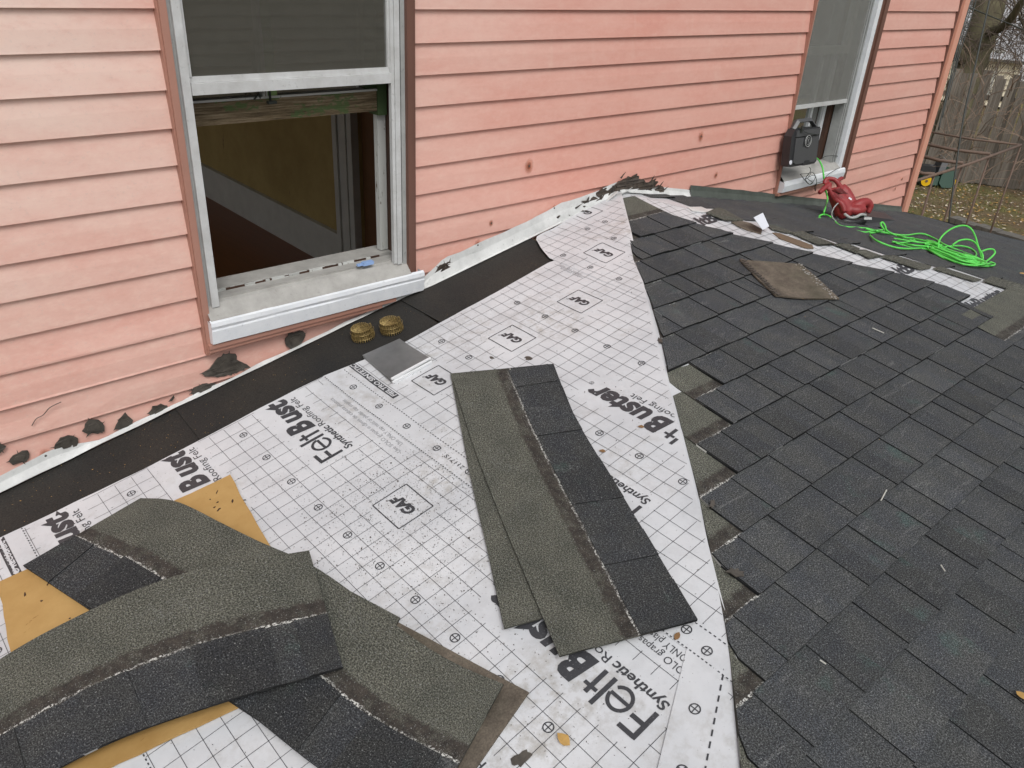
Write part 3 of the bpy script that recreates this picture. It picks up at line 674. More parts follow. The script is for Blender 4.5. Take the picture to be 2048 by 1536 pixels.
def featB(aF, bt, long=True):      # FeltBuster logo; bt = foot of the letters (towards +b)
    NOGRID.append((aF-.49, aF+.022, bt-.10, bt+.055))
    # hand-drawn light "Felt"
    s = .011
    def st(x0, y0, x1, y1, w_=s): pline(aF-x0, bt-y0, aF-x1, bt-y1, w_, mask=False)
    H_ = .077
    st(.004, 0, .004, H_); st(.004, H_-.005, .045, H_-.005); st(.004, H_*.5, .040, H_*.5)
    cx, cy, r = .078, .029, .0255
    for i in range(22):
        t0 = radians(-40-i*14.5+5); t1 = radians(-40-(i+1)*14.5+3)
        x0, y0, x1, y1 = cx+cos(t0)*r, cy+sin(t0)*(r+.002), cx+cos(t1)*r, cy+sin(t1)*(r+.002); st(x0, y0, x1, y1, .0085)
    st(cx-r, cy, cx+r, cy, .0085)
    st(.115, 0, .115, H_+.003); st(.141, 0, .141, .068); st(.124, .050, .159, .050, .009)
    ptext('B', aF-.165, bt, .104, .0050, .18, sx=.95); ptext('uster', aF-.236, bt, .104, .0045, .18, width=.236)
    ptext('\u00ae', aF-.479, bt-.002, .022)
    ptext('Synthetic', aF+.004, bt+.033, .033, .0008, .12, width=.148); ptext('Roofing Felt', aF-.152, bt+.033, .033, 0, 0, width=.20)
def gaf(a1, bt):                   # boxed mark; a1 = far (outer) edge, bt = upper edge
    a0, b0 = a1-.124, bt-.114
    NOGRID.append((a0-.03, a1+.03, b0-.022, bt+.022))
    for q in ((a0, bt, a1, bt), (a1, bt, a1, b0), (a1, b0, a0, b0), (a0, b0, a0, bt)): pline(*q, .0034, mask=False)
    ptext('GAF', a1-.020, bt-.040, .044, .0024, .25, width=.088); ptext('\u00ae', a0+.018, b0+.042, .010)
rowsF = []
for bt, aFs, aGs in ((-.46, [], [.44]), (-.797, [1.44], [.629]), (-1.187, [1.44], []), (-1.131, [], [.623]), (-1.51, [1.43], []), (-1.465, [], [.620]),
                     (-1.930, [1.834, .631], []), (-1.885, [], [1.018]), (-2.277, [.62, 1.82], []), (-2.24, [], [1.02]), (-2.628, [.63, 1.83], []), (-2.59, [], [1.02]), (-2.98, [.63], [])):
    for q in aFs: featB(q, bt)
    for q in aGs: gaf(q, bt)
gaf(.10, -.225)
# banners and small print bands
def banner(body, a, b0, b1, wd, skip):
    m = inkfor((b0+b1)/2); n = 40
    for i in range(n):
        A0, A1 = a-wd*i/n, a-wd*(i+1)/n
        if ok(A0, b0) and ok(A1, b0): m.face([P(A0, b0, .0006), P(A1, b0, .0006), P(A1, b1, .0006), P(A0, b1, .0006)])
    NOGRID.append((a-wd, a+.003, b0-.01, b1+.004))
white_ink = MB()
banner('', .532, -1.678, -1.654, .53, 0)
ptext('FIELTRO SINTETICO PARA TECHOS', .526, -1.6575, .0225, .0007, .15, width=.50, m=white_ink)
banner('', .43, -2.808, -2.784, .43, 0)
ptext('NO RECUBRIR, CON INCORPORADO', .425, -2.7875, .0225, .0007, .15, width=.44, m=white_ink)
for q, a0 in ((-1.84, .0), (-1.84, 1.0)): NOGRID.append((a0+.30 if a0 == 0 else 1.45, a0+.80 if a0 == 0 else 1.86, -1.835, -1.772))
pale = MB()
ptext('Use ONLY cap nails or plastic cap staples', .742, -1.787, .0195, 0, 0, width=.33, m=pale); ptext('Use SOLO grapas o clavos de cabeza plastica', .765, -1.811, .0195, 0, 0, width=.39, m=pale)
ptext('Use ONLY plastic cap nails or plastic cap', 1.84, -1.784, .026, 0, 0, width=.38); ptext('Use SOLO grapas o clavos de cabeza', 1.87, -1.812, .026, 0, 0, width=.38)
ptext('21171S', .965, -1.728, .020, 0, 0, width=.085)
ptext('plastic cap nails', .43, -.70, .016, width=.12, m=pale); ptext('cabeza plastica', .45, -.716, .016, width=.12, m=pale)
# dashed borders and bands of nailing marks
NOGRID += [(0, 4, -1.772, -1.703), (0, 4, -2.80, -2.735)]
pline(.26, -1.7695, 2.0, -1.7695, .003, .0105, False); pline(.26, -1.700, 2.0, -1.705, .003, .0125, False); pline(.2, -2.738, 2.6, -2.738, .003, .0125, False)
for i in range(14): ring(.378+.1522*i, -1.732)
for bb, a0 in ((-2.107, .330), (-1.365, .385-.1522), (-1.012, .394-.1522), (-2.462, .33), (-.640, .57-.1522*3), (-2.90, .33), (-3.2, .33), (-.40, .02), (-.30, .03)):
    for i in range(16): ring(a0+.1518*i, bb)
# the grid
kb = 0
b = -.119
while b > -4.0:
    n = round((-b-.119)/.05)
    if not any(abs(b-c) < .012 for c in (-1.70, -1.7695)): pline(.02, b, 2.9, b, .0013)
    b -= .0493
a = .104
while a < 2.9: pline(a, -.03, a, -4.05, .0013); a += .0503
for q, s_ in ((1, sh1), (2, sh2), (3, sh3), (4, sh4)): inkm[q].build('printed_lettering', M['ink'], s_)
white_ink.build('banner_lettering', M['felt'], sh2); pale.build('small_print', M['ink_pale'], sh3)
for v_ in white_ink.v: pass

# extra cut strip of felt lapped along the hip
def qd(c, u, v): return (lerp(lerp(c[0][0], c[1][0], u), lerp(c[3][0], c[2][0], u), v), lerp(lerp(c[0][1], c[1][1], u), lerp(c[3][1], c[2][1], u), v))
def sph(a_, b_): return .0088*min(1, max(.35, (hipa(b_)-a_)/.06))+.0015*noise.noise(Vector((a_*5, b_*5, 9)))
cs = [(1.735, -1.685), (1.93, -2.07), (2.18, -1.98), (1.83, -1.55)]
m = MB()
def stripfn(u, v):
    a_, b_ = qd(cs, u, v); lim = hipa(b_)+.012
    return Lw(min(a_, lim-.012), b_, sph(min(a_, lim-.012), b_))
m.grid(stripfn, [i/30 for i in range(31)], [i/14 for i in range(15)]); cst = m.build('underlayment', M['felt'], roof, smooth=True); cst['label'] = 'narrow cut strip of felt lapped over the hip'
m = MB()
def sp(a_, b_): 
    return Lw(a_, b_, sph(a_, b_)+.0011)
def sring(a_, b_, r=.0125, wd=.0028):
    for i in range(18):
        t0, t1 = 2*pi*i/18, 2*pi*(i+1)/18
        m.face([sp(a_+cos(t0)*(r-wd), b_+sin(t0)*(r-wd)), sp(a_+cos(t0)*r, b_+sin(t0)*r), sp(a_+cos(t1)*r, b_+sin(t1)*r), sp(a_+cos(t1)*(r-wd), b_+sin(t1)*(r-wd))])
    for dx, dy in ((1, 0), (0, 1)):
        m.face([sp(a_-dx*r-dy*.0012, b_-dy*r-dx*.0012), sp(a_+dx*r-dy*.0012, b_+dy*r-dx*.0012), sp(a_+dx*r+dy*.0012, b_+dy*r+dx*.0012), sp(a_-dx*r+dy*.0012, b_-dy*r+dx*.0012)])
sring(1.813, -1.746); sring(1.878, -1.872); sring(1.94, -1.99)
for i in range(14):
    t = i/14; A0 = (lerp(1.836, 2.0, t), lerp(-1.700, -2.02, t)); A1 = (lerp(1.836, 2.0, t+.04), lerp(-1.700, -2.02, t+.04)); m.face([sp(A0[0]-.0015, A0[1]-.001), sp(A1[0]-.0015, A1[1]-.001), sp(A1[0]+.0015, A1[1]+.001), sp(A0[0]+.0015, A0[1]+.001)])
m.build('printed_lettering', M['ink'], cst)

# centre slope and right slope felt
def cfn(u, v):
    d = v; x0, x1 = sC/sL*-d/cc, hr*d/cc; x = lerp(x0, x1, u)
    return Cw(x, d, .0035+.0025*noise.noise(Vector((x*4, d*4, 7)))*min(1, d*2))
m = MB(); m.grid(cfn, [i/60 for i in range(61)], [.01+i*.03 for i in range(112)]); shc = m.build('underlayment', M['felt'], roof, smooth=True)
def rfn(u, v):
    y = -v; x0 = hr*v; x = lerp(x0, x0+.45, u); return Rw(x, y, .0035+.0025*noise.noise(Vector((x*4, y*4, 17)))*min(1, v*2)*u)
m = MB(); m.grid(rfn, [i/16 for i in range(17)], [.01+i*.03 for i in range(112)]); shr = m.build('underlayment', M['felt'], roof, smooth=True)
m = MB()
def cline(x0, d0, x1, d1, wd=.002):
    L_ = hypot(x1-x0, d1-d0); n = max(1, int(L_/.03)); dx, dd = -(d1-d0)/L_*wd/2, (x1-x0)/L_*wd/2
    for i in range(n):
        t0, t1 = i/n, (i+1)/n; q = [(lerp(x0, x1, t0)-dx, lerp(d0, d1, t0)-dd), (lerp(x0, x1, t1)-dx, lerp(d0, d1, t1)-dd), (lerp(x0, x1, t1)+dx, lerp(d0, d1, t1)+dd), (lerp(x0, x1, t0)+dx, lerp(d0, d1, t0)+dd)]
        if all(c[0] < hr*c[1]/cc-.002 for c in q): m.face([Cw(x, d, .0035+.0025*noise.noise(Vector((x*4, d*4, 7)))*min(1, d*2)+.0012) for x, d in q])
for i in range(60): cline(-.1, .06+.05*i, 2.6, .06+.05*i)
for i in range(50): cline(.02+.05*i, .02, .02+.05*i, 3.2)
def ctext(body, x, d, size, bold, shear, width):
    vs, fs, wd = text_tris(body, size, bold, shear)
    for f in fs:
        q = [(x+vs[i][0]*width/wd, d-vs[i][1]) for i in f]
        if all(c[0] < hr*c[1]/cc for c in q): m.face([Cw(X, D_, .0035+.0025*noise.noise(Vector((X*4, D_*4, 7)))*min(1, D_*2)+.0016) for X, D_ in q])
for (px, py) in ((1405, 452), (1806, 553)):
    x, d = pC(px, py); ctext('ltBuster', x, d, .10, .004, .15, .36)
ctext('ltBuster', .672, 1.478, .10, .004, .15, .33)
m.build('printed_lettering', M['ink'], shc)

# black membrane along the wall
def memb(b0, b1, h, a1=.335, skew=0.0):
    m = MB()
    def fn(u, v):
        a_ = lerp(.004, a1, u); b_ = lerp(b0, b1, v)+skew*(u)*(1 if v > .5 else .9)
        return Lw(a_, b_, h+(.0035 if v < .5 else 0)*(1-v)+.0012*noise.noise(Vector((a_*6, b_*4, 3))))
    m.grid(fn, [i/12 for i in range(13)], [i/40 for i in range(41)])
    for vv in (0, 1):   # thickness at the cut ends
        pts = [fn(i/12, vv) for i in range(13)]
        for p0, p1 in zip(pts, pts[1:]): m.face([p0, p1, p1-NL.normalized()*.003, p0-NL.normalized()*.003][::(1 if vv else -1)])
    return m.build('membrane_strip', M['membrane'], roof)
memb(-1.285, -.60, .0030); memb(-2.20, -1.275, .0015, skew=-.02); memb(-4.1, -2.19, 0.0, skew=-.02)

# flashing where the roof meets the wall
def flash(tab, name, mat, k, wob=.0, foot=.03, ftab=None, yy=WY-.006, y2=None):
    """tab: (x, lower z offset above roof, upper z offset)"""
    x0, x1 = tab[0][0], tab[-1][0]; n = int((x1-x0)/.03)
    def zr(x): X = x-APEX.x; return APEX.z+(sL*X if X < 0 else sRx*X)
    def fn(u, v):
        x = u; up = interp([(t[0], t[1]) for t in tab], x)
        wz = wob*noise.noise(Vector((x*9, v, 2)))
        if v == 0: return (x, WY-(interp(ftab, x) if ftab else foot), zr(x)+.008)
        if v == 1: return (x, yy-.012, zr(x)+.010+wz*.3)
        if v == 2: return (x, yy, zr(x)+.012+up*.5+wz)
        return (x, yy+.003, zr(x)+.010+up+wz)
    m = MB(); m.grid(fn, [lerp(x0, x1, i/n) for i in range(n+1)], [0, 1, 2, 3]); return m.build(name, M[mat], roof)
flash([(-1.4, .010), (-.35, .012), (-.1, .03), (.35, .05), (.5, .008), (.9, .004), (1.5, .004), (1.72, .02), (1.85, .075), (2.0, .070), (2.3, .066), (2.5, .075), (2.62, .06), (2.86, .05)], 'flashing', 'flash_white', 'L', .008, ftab=[(-1.4, .014), (.5, .014), (.6, .011), (1.6, .010), (1.78, .028), (3, .03)])
flash([(2.875, .05), (2.95, .045), (3.05, .035), (3.45, .030)], 'flashing', 'flash_white', 'R', .004)
M['flash_dark'] = mat_alu('dull_green_flashing', (.055, .065, .055), (.10, .115, .10), .6)
f_ = flash([(3.44, .055), (3.8, .055), (4.6, .045), (6.2, .04)], 'flashing', 'flash_dark', 'R', .003, .05, None, WY-.009); f_['label'] = 'dull green grey strip of flashing'
# torn flaps of flashing at the peak
for i, (x, y, L_, wd, an, tilt) in enumerate(((1140, 445, .20, .035, .42, .2), (1200, 412, .24, .03, .45, .35), (1238, 392, .16, .03, .30, .6), (1268, 396, .14, .035, .02, .4), (1300, 402, .20, .03, -.12, .3), (1180, 432, .12, .02, .5, .6))):
    c = hity(x, y, WY-.03); d = Vector((cos(an), 0, sin(an))); q = Vector((0, -cos(tilt), sin(tilt))); m = MB(); r = random.Random(i)
    n = 8; T = [c+d*(L_*(j/n-.5))+q*(wd*.5+r.uniform(-.006, .004)) for j in range(n+1)]; B_ = [c+d*(L_*(j/n-.5))-q*(wd*.5+r.uniform(-.006, .003)) for j in range(n+1)]
    m.slab(T+B_[::-1], d.cross(q), .0015); m.build('torn_flashing', M['flash_white'] if i % 3 else M['tar_torn'], roof)
# ------------------------------------------------------------------ shingles nailed on the centre slope
HX = [pC(*q, .008)[::-1] for q in ((1236, 398), (1268, 520), (1300, 600), (1318, 660), (1337, 754), (1352, 812), (1375, 900), (1400, 1000), (1440, 1200), (1460, 1310), (1475, 1460), (1482, 1536), (1500, 1700))]
XR = [pC(*q, .008)[::-1] for q in ((1287, 400), (1345, 431), (1412, 455), (1487, 474), (1562, 492), (1640, 511), (1712, 530), (1802, 550), (1883, 571), (1946, 596))]
HX.sort(); XR.sort()
D0, DE = .397, .1427
def xh(d): return interp(HX, d)
def xr(d):
    if d > XR[-1][0]: return lerp(XR[-1][1], XR[-1][1]+.06, min(1, (d-XR[-1][0])/.1))
    return interp(XR, d)
cornpx = [(1293, 485), (1299, 530), (1297, 580), (1310, 636), (1340, 685), (1337, 754), (1450, 774), (1470, 855), (1480, 954), (1488, 1068), (1515, 1193), (1525, 1362), (1560, 1580)]
cornx = [pC(*q, .01)[0] for q in cornpx]
cornd = [pC(*q, .01)[1] for q in cornpx]
def install(k, x0, x1, tl, tr, sel_to=None, seed=0):
    """one shingle of course k (lower edge at D0+k*DE) between x0 and x1; tl/tr = ends trimmed to the hips"""
    dB = D0+k*DE; dT = dB-.337; r = random.Random(seed)
    def ends(d):
        a_, b_ = x0, x1
        if tl: a_ = max(x0, xh(d))
        if tr: b_ = min(x1, xr(d)+.0)
        return a_, max(b_, a_+.001)
    top0 = 0 if (tl or tr) else .337-DE-.03
    rows = [t for t in (0, .03, .06, .09, .12, .15, .18, .1935, .23, .27, .305, .337) if t >= top0-.001]
    if k >= 10 and not tl: rows = [.10]+rows
    def hh(t): return .0045+.0130*(t/.337)**1.7
    curl = r.uniform(0, .003)
    def fn(u, t, lift=0.0):
        d = dT+t; a_, b_ = ends(d); x = lerp(a_, b_, u)
        return Cw(x, d+.0015*noise.noise(Vector((x*8, k, 3))), hh(t)+lift+curl*max(0, (t-.28)/.06)*noise.noise(Vector((x*5, k*3, 1)))+.0012*noise.noise(Vector((x*3, d*3, 8))))
    m = MB(); us = [i/8 for i in range(9)]; base = r.uniform(1.28, 1.46)
    def uvf(u, t):
        xx = lerp(*ends(dT+t), u); q = .014 if (t > .185 and (not tl or xx > ends(dT+.2)[0]+.16)) else 0
        return (xx+k*.37, t+q)
    m.grid(fn, us, rows, uvf, base, flip=True)
    for vv, fl in ((rows[-1], False),):
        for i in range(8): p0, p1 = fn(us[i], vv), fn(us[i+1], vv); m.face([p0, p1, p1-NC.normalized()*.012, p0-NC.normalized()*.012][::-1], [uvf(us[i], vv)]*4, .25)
    for u_, rv in ((0, 1), (1, -1)):
        for t0, t1 in zip(rows, rows[1:]):
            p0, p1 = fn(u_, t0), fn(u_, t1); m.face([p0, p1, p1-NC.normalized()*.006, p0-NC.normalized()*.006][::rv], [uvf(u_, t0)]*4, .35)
    # laminated tabs
    X = x0+r.uniform(-.1, .0)
    while X < x1:
        wd = r.choice((.075, .09, .11, .13, .16)); a_, b_ = max(X, x0), min(X+wd, x1); tn = r.choice((.80, .90, 1.0, 1.08, 1.16)); tt = .194
        X += wd+r.choice((.05, .075, .095, .12))
        if b_-a_ < .03: continue
        E_ = lambda d: ((max(a_, xh(d)) if tl else a_), (min(b_, xr(d)) if tr else b_))
        ok_ = all(E_(dT+t)[1] > E_(dT+t)[0]+.004 for t in (tt, .26, .337))
        if not ok_: continue
        def g(u, t, l=.0035):
            d = dT+t; q0, q1 = E_(d); q0 += (.337-t)*.01; q1 -= (.337-t)*.01; x = lerp(q0, q1, u)
            return Cw(x, d+.0015*noise.noise(Vector((x*8, k, 3)))+(.001 if t > .33 else 0), hh(t)+l+curl*max(0, (t-.28)/.06)*noise.noise(Vector((x*5, k*3, 1)))+.0012*noise.noise(Vector((x*3, d*3, 8))))
        uv2 = lambda u, t: (lerp(*E_(dT+t), u)+k*.37+.2, t+.018)
        m.grid(g, [0, .33, .66, 1], [tt, .24, .29, .337], uv2, tn*base, flip=True)
        for u_, rv in ((0, 1), (1, -1)):
            for t0, t1 in ((tt, .24), (.24, .29), (.29, .337)):
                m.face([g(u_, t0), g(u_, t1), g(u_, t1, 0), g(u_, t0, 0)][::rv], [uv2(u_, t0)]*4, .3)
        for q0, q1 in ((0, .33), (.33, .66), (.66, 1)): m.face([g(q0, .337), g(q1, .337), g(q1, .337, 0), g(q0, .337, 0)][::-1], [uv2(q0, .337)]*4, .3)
    o = m.build('shingle', M['shingle'], roof); return o
seed = 0
for k in range(0, 22):
    dB = D0+k*DE
    left = (cornx[k] if 0 <= k < len(cornx) else xh(dB)-.1)
    if k < 0: left = xh(dB)-.2
    hipend = hr*dB/cc
    right = 99 if k < 9 else hr*dB/cc-.05
    rr = xr(dB) if k < 9 else (pC(1974, 641)[0]+(.0 if k == 9 else .035) if k < 11 else hipend)
    lim = xr(dB)+.02 if k < 8 else (.655 if k == 8 else .49 if k == 9 else hipend)
    stag = (k*.165+.1) % 1.0
    cuts = [left]; x = math.floor(left)-1+stag
    while x < lim-.08:
        if x > left+.12: cuts.append(x)
        x += 1.0
    cuts.append(lim)
    for i in range(len(cuts)-1):
        seed += 1; L0, R0 = cuts[i]+(.0015 if i else 0), cuts[i+1]
        if k > 12 and L0 > 2.0: continue
        install(k, L0, R0, i == 0, i == len(cuts)-2 and k < 8, seed=seed)
# selvage still uncovered near the right hip: shingles whose cover course has not been laid yet
m = MB()
m.grid(lambda u, t: Cw(lerp(.492, hr*(1.455+t)/cc+.02, u), 1.455+t, .0150), [i/10 for i in range(11)], [0, .04, .08, .12, .155, .194, .226], lambda u, t: (lerp(.49, 1.6, u), t+.006*(t > .2)), 1.3, flip=True)
for a_, b_ in ((0, 1),):
    q = [Cw(lerp(.492, hr*(1.455+t_)/cc+.02, u_), 1.455+t_, .0148) for u_, t_ in ((0, 0), (1, 0), (1, .226), (0, .226))]; m.slab(q, NC, .004, .5)
m.build('shingle', M['shingle'], roof)

# ------------------------------------------------------------------ right slope: rows seen edge-on
r = random.Random(5)
z1 = lambda L: [(1200+x/4, 360+y/4) for x, y in L]
z3 = lambda L: [(1536+x/4, 500+y/4) for x, y in L]
for j in range(-3, 26):                          # courses run away from the wall, one above the other
    X1 = .46+.1427*j+.1427; X0 = X1-.19
    y = -.012-r.uniform(0, .2)
    yy = -.03
    ystart = -X0/hr*1.0 if False else None
    segs = []; y0 = -.03
    ymax = -(X0-.06)/.80 if X0 < 2.5 else -3.2
    ymax = max(ymax, -3.2)
    while y0 > ymax+.05:
        y1 = max(y0-(1.0 if segs else r.uniform(.3, 1.0)), ymax); segs.append((y0, y1)); y0 = y1-.002
    for (ya, yb) in segs:
        if X1 > 3.30+.7*max(0, -ya)*1.0: 
            if X1 > 3.30-.70*yb: continue
        m = MB(); lim = lambda y_: 3.30-.70*y_
        def fr(u, v): 
            y_ = lerp(ya, yb, u); x_ = lerp(X0, X1, v); return Rw(min(x_, lim(y_)+.02), y_, .006+.010*v+.0012*noise.noise(Vector((y_*7, j, 2))))
        m.grid(fr, [i/8 for i in range(9)], [0, .5, 1], lambda u, v: (lerp(ya, yb, u), .215+.12*v), r.uniform(1.35, 1.6))
        for i in range(8):
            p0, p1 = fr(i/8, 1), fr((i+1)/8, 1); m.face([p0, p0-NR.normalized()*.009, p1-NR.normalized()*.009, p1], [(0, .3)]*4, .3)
        m.build('shingle', M['shingle'], roof)
def olive_tab(pts, h=.016):
    P_ = [hitS(x, y, h) for x, y in pts]; m = MB()
    m.slab(P_, NR, .005, 1.0, 0, [(p.y*1.0, .05+.02*i) for i, p in enumerate(P_)]); return m.build('shingle', M['shingle'], roof)
for q in (z1([(850, 258), (945, 216), (1000, 235), (1150, 318), (1010, 318)]), z1([(1330, 350), (1400, 362), (1560, 415), (1500, 420), (1372, 388)]), z1([(1520, 415), (1620, 408), (1880, 508), (1960, 505), (1750, 515)]),
          z1([(1880, 512), (1990, 510), (2080, 545), (2060, 580)]), z3([(680, -6), (780, -4), (905, 42), (1010, 40), (815, 62)]), z3([(905, 50), (1015, 40), (1310, 128), (1300, 142), (1220, 152)]),
          z3([(1320, 145), (1380, 130), (1710, 235), (1650, 246)]), z3([(1720, 242), (1790, 208), (2070, 285), (2070, 352)])): olive_tab(q)
# scraps of torn brown felt and wood beside the strip
for i, q in enumerate((z1([(1050, 335), (1120, 322), (1210, 345), (1300, 395), (1290, 430), (1180, 400), (1110, 370)]), z1([(1380, 420), (1440, 425), (1700, 520), (1710, 545), (1640, 540), (1440, 465)]), z1([(700, 215), (830, 212), (960, 240), (840, 255), (740, 245)]))):
    P_ = [hitS(x, y, .010) for x, y in q]; m = MB(); m.slab(P_, NR, .004)
    o = m.build('wood_scrap', [M['back'], M['deck'], M['flash_white']][i]); tag(o, ['curled brown scrap of old felt lying on the white strip below the roof peak', 'long thin brown sliver of old shingle lying beside the white strip', 'crumpled pale scrap of flashing lying under the dull green flashing'][i], 'scrap', 'scraps left on the white strip')

# ------------------------------------------------------------------ loose shingles
def loose(name, label, e0, e1, Lm=1.0, seed=0, th=.0045, tabs=True, back=False, group='loose shingles lying on the underlayment', u0=0.0, cut=None):
    """e0/e1: centre lines of the selvage edge and the exposed edge, world points at even steps along the length"""
    E0 = smooth_line(e0, 8); E1 = smooth_line(e1, 8); r = random.Random(seed)
    def along(E, u):
        x = min(max(u, 0), 1)*(len(E)-1); i = min(int(x), len(E)-2); return E[i].lerp(E[i+1], x-i)
    def S(u, t, l=0.0):
        a_, b_ = along(E0, u), along(E1, u); p = a_.lerp(b_, t/.337)
        du = (along(E0, min(u+.02, 1))-along(E0, max(u-.02, 0))); dv = b_-a_; n = du.cross(dv).normalized(); n = n if n.z > 0 else -n
        return p+n*(l+.0012*noise.noise(Vector((u*5+seed, t*9, 2))))
    NU = 40; us = [i/NU for i in range(NU+1)]; rows = [0, .04, .08, .12, .155, .194, .23, .27, .305, .337]
    uvf = lambda u, t: (u*Lm+u0, t)
    test = (S(.5, .1)-S(.4, .1)).cross(S(.5, .2)-S(.5, .1)); fl = test.z < 0
    m = MB(); m.grid(lambda u, t: S(u, t, 0), us, rows, uvf, 1.0, flip=fl); m.grid(lambda u, t: S(u, t, -th), us, rows, uvf, 1.0, mi=1, flip=not fl)
    def side(pts, q):
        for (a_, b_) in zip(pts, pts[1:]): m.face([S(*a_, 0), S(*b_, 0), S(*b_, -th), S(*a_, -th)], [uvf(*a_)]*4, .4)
    side([(u, 0) for u in us], 0); side([(u, .337) for u in us], 0); side([(0, t) for t in rows], 0); side([(1, t) for t in rows], 0)
    main = m.build(name, [M['back'], M['back']] if back else [M['shingle'], M['back']])
    tag(main, label, 'shingle', group)
    if tabs:
        X = r.uniform(-.10, -.02); first = True
        while X < Lm:
            wd = r.choice((.10, .13, .155, .18)); a_, b_ = max(0, X)/Lm, min(Lm, X+wd)/Lm; X += wd+r.choice((.05, .08, .11, .13)); tn = r.choice((.72, .85, .95, 1.1))
            if (b_-a_)*Lm < .03: continue
            n = max(2, int((b_-a_)*Lm/.03)); uu = [lerp(a_, b_, i/n) for i in range(n+1)]; rr_ = [.196, .23, .27, .305, .3375]; l = .0028
            t = MB(); uv2 = lambda u, v: (u*Lm+u0+.3, v+.003)
            t.grid(lambda u, v: S(u, v, l), uu, rr_, uv2, tn, flip=fl)
            for pts in ([(u, .196) for u in uu], [(u, .3375) for u in uu], [(uu[0], v) for v in rr_], [(uu[-1], v) for v in rr_]):
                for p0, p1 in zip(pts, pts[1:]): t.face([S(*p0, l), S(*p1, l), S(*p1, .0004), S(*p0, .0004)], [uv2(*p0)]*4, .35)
            t.build('tab', M['shingle'], main)
    return main
def H(L_): return [hitp(x, y, 'L', h) for x, y, h in L_]
def LL(L_): return [Lw(a_, b_, h) for a_, b_, h in L_]
def evenly(a_, b_, n=5, h0=0, h1=0): return [Lw(lerp(a_[0], b_[0], i/(n-1)), lerp(a_[1], b_[1], i/(n-1)), lerp(h0, h1, i/(n-1))) for i in range(n)]
# middle stack of three
loose('loose_shingle', 'lowest shingle of the central stack, hidden but for its edges', evenly((.615, -1.50), (1.44, -2.005), 5, .010, .010), evenly((.80, -1.225), (1.62, -1.72), 5, .010, .010), seed=3)
loose('loose_shingle', 'middle shingle of the central stack, its olive end showing at the lower left', LL([(.575, -1.475, .017), (.80, -1.615, .016), (1.04, -1.765, .016), (1.26, -1.895, .017), (1.462, -2.018, .020)]), LL([(.795, -1.212, .017), (1.0, -1.34, .016), (1.22, -1.47, .016), (1.43, -1.60, .016), (1.62, -1.71, .018)]), seed=4)
loose('loose_shingle', 'uppermost charcoal and olive shingle of the stack lying across the middle of the felt', H([(906, 759, .025), (943, 880, .023), (992, 1010, .024), (1050, 1150, .026), (1119, 1312, .032)]), H([(1096, 729, .024), (1158, 848, .023), (1236, 976, .023), (1311, 1100, .024), (1395, 1240, .028)]), seed=12)
# mustard board
bc = [(.407, -2.84), (.478, -2.223), (1.25, -2.335), (1.10, -2.93)]
m = MB(); rr = random.Random(3); out = []
for i in range(4):
    a_, b_ = bc[i], bc[(i+1) % 4]
    for j in range(16): out.append(Lw(lerp(a_[0], b_[0], j/16)+rr.uniform(-.0025, .0025), lerp(a_[1], b_[1], j/16)+rr.uniform(-.0025, .0025), .013))
m.slab(out, NL, .005); o = m.build('fibre_board', M['yellow']); tag(o, 'mustard yellow board lying under the crossed shingles at the lower left', 'board')
# small tears and dark nicks on the board
for i in range(18):
    a_, b_ = rr.uniform(.46, .75), rr.uniform(-2.80, -2.60)
    if i > 11: a_, b_ = rr.uniform(.50, .60), rr.uniform(-2.33, -2.24)
    q = ragged(0, 0, rr.uniform(.002, .008), rr.uniform(.001, .003), rr.uniform(0, 3), 300+i, .5, 9)
    m = MB(); m.slab([Lw(a_+x, b_+y, .0138) for x, y in q], NL, .001); x_ = m.build('tear', M['darkwood'], o)
# brown, back side up, at the bottom of the crossed pile
loose('loose_shingle', 'old brown shingle lying back side up under the crossed pile, end sticking out right', evenly((.66, -2.335), (1.613, -2.083), 5, .010, .010), evenly((.74, -2.655), (1.695, -2.405), 5, .010, .010), seed=8, tabs=False, back=True)
loose('loose_shingle', 'leftmost shingle of the crossed pile, its dark pointed corner over the white felt', H([(281, 996, .020), (362, 1006, .024), (512, 1084, .024), (640, 1150, .022), (800, 1235, .02)]), H([(47, 1132, .020), (220, 1246, .026), (340, 1322, .024), (485, 1420, .022), (640, 1520, .02)]), seed=9)
loose('loose_shingle', 'long shingle running under the front one towards the lower right of the pile', H([(372, 1010, .034), (512, 1080, .036), (640, 1140, .034), (860, 1298, .034), (1007, 1368, .030)]), H([(150, 1196, .030), (335, 1318, .036), (485, 1417, .034), (650, 1545, .034), (845, 1660, .030)]), seed=10)
loose('loose_shingle', 'topmost bent shingle of the crossed pile, running out of the picture at the left', 
      LL([(.700, -3.27, .030), (.712, -3.02, .040), (.725, -2.78, .058), (.800, -2.50, .070), (.947, -2.218, .045)]), LL([(1.02, -3.33, .026), (1.055, -3.06, .034), (1.105, -2.80, .050), (1.195, -2.58, .058), (1.305, -2.340, .048)]), seed=11)
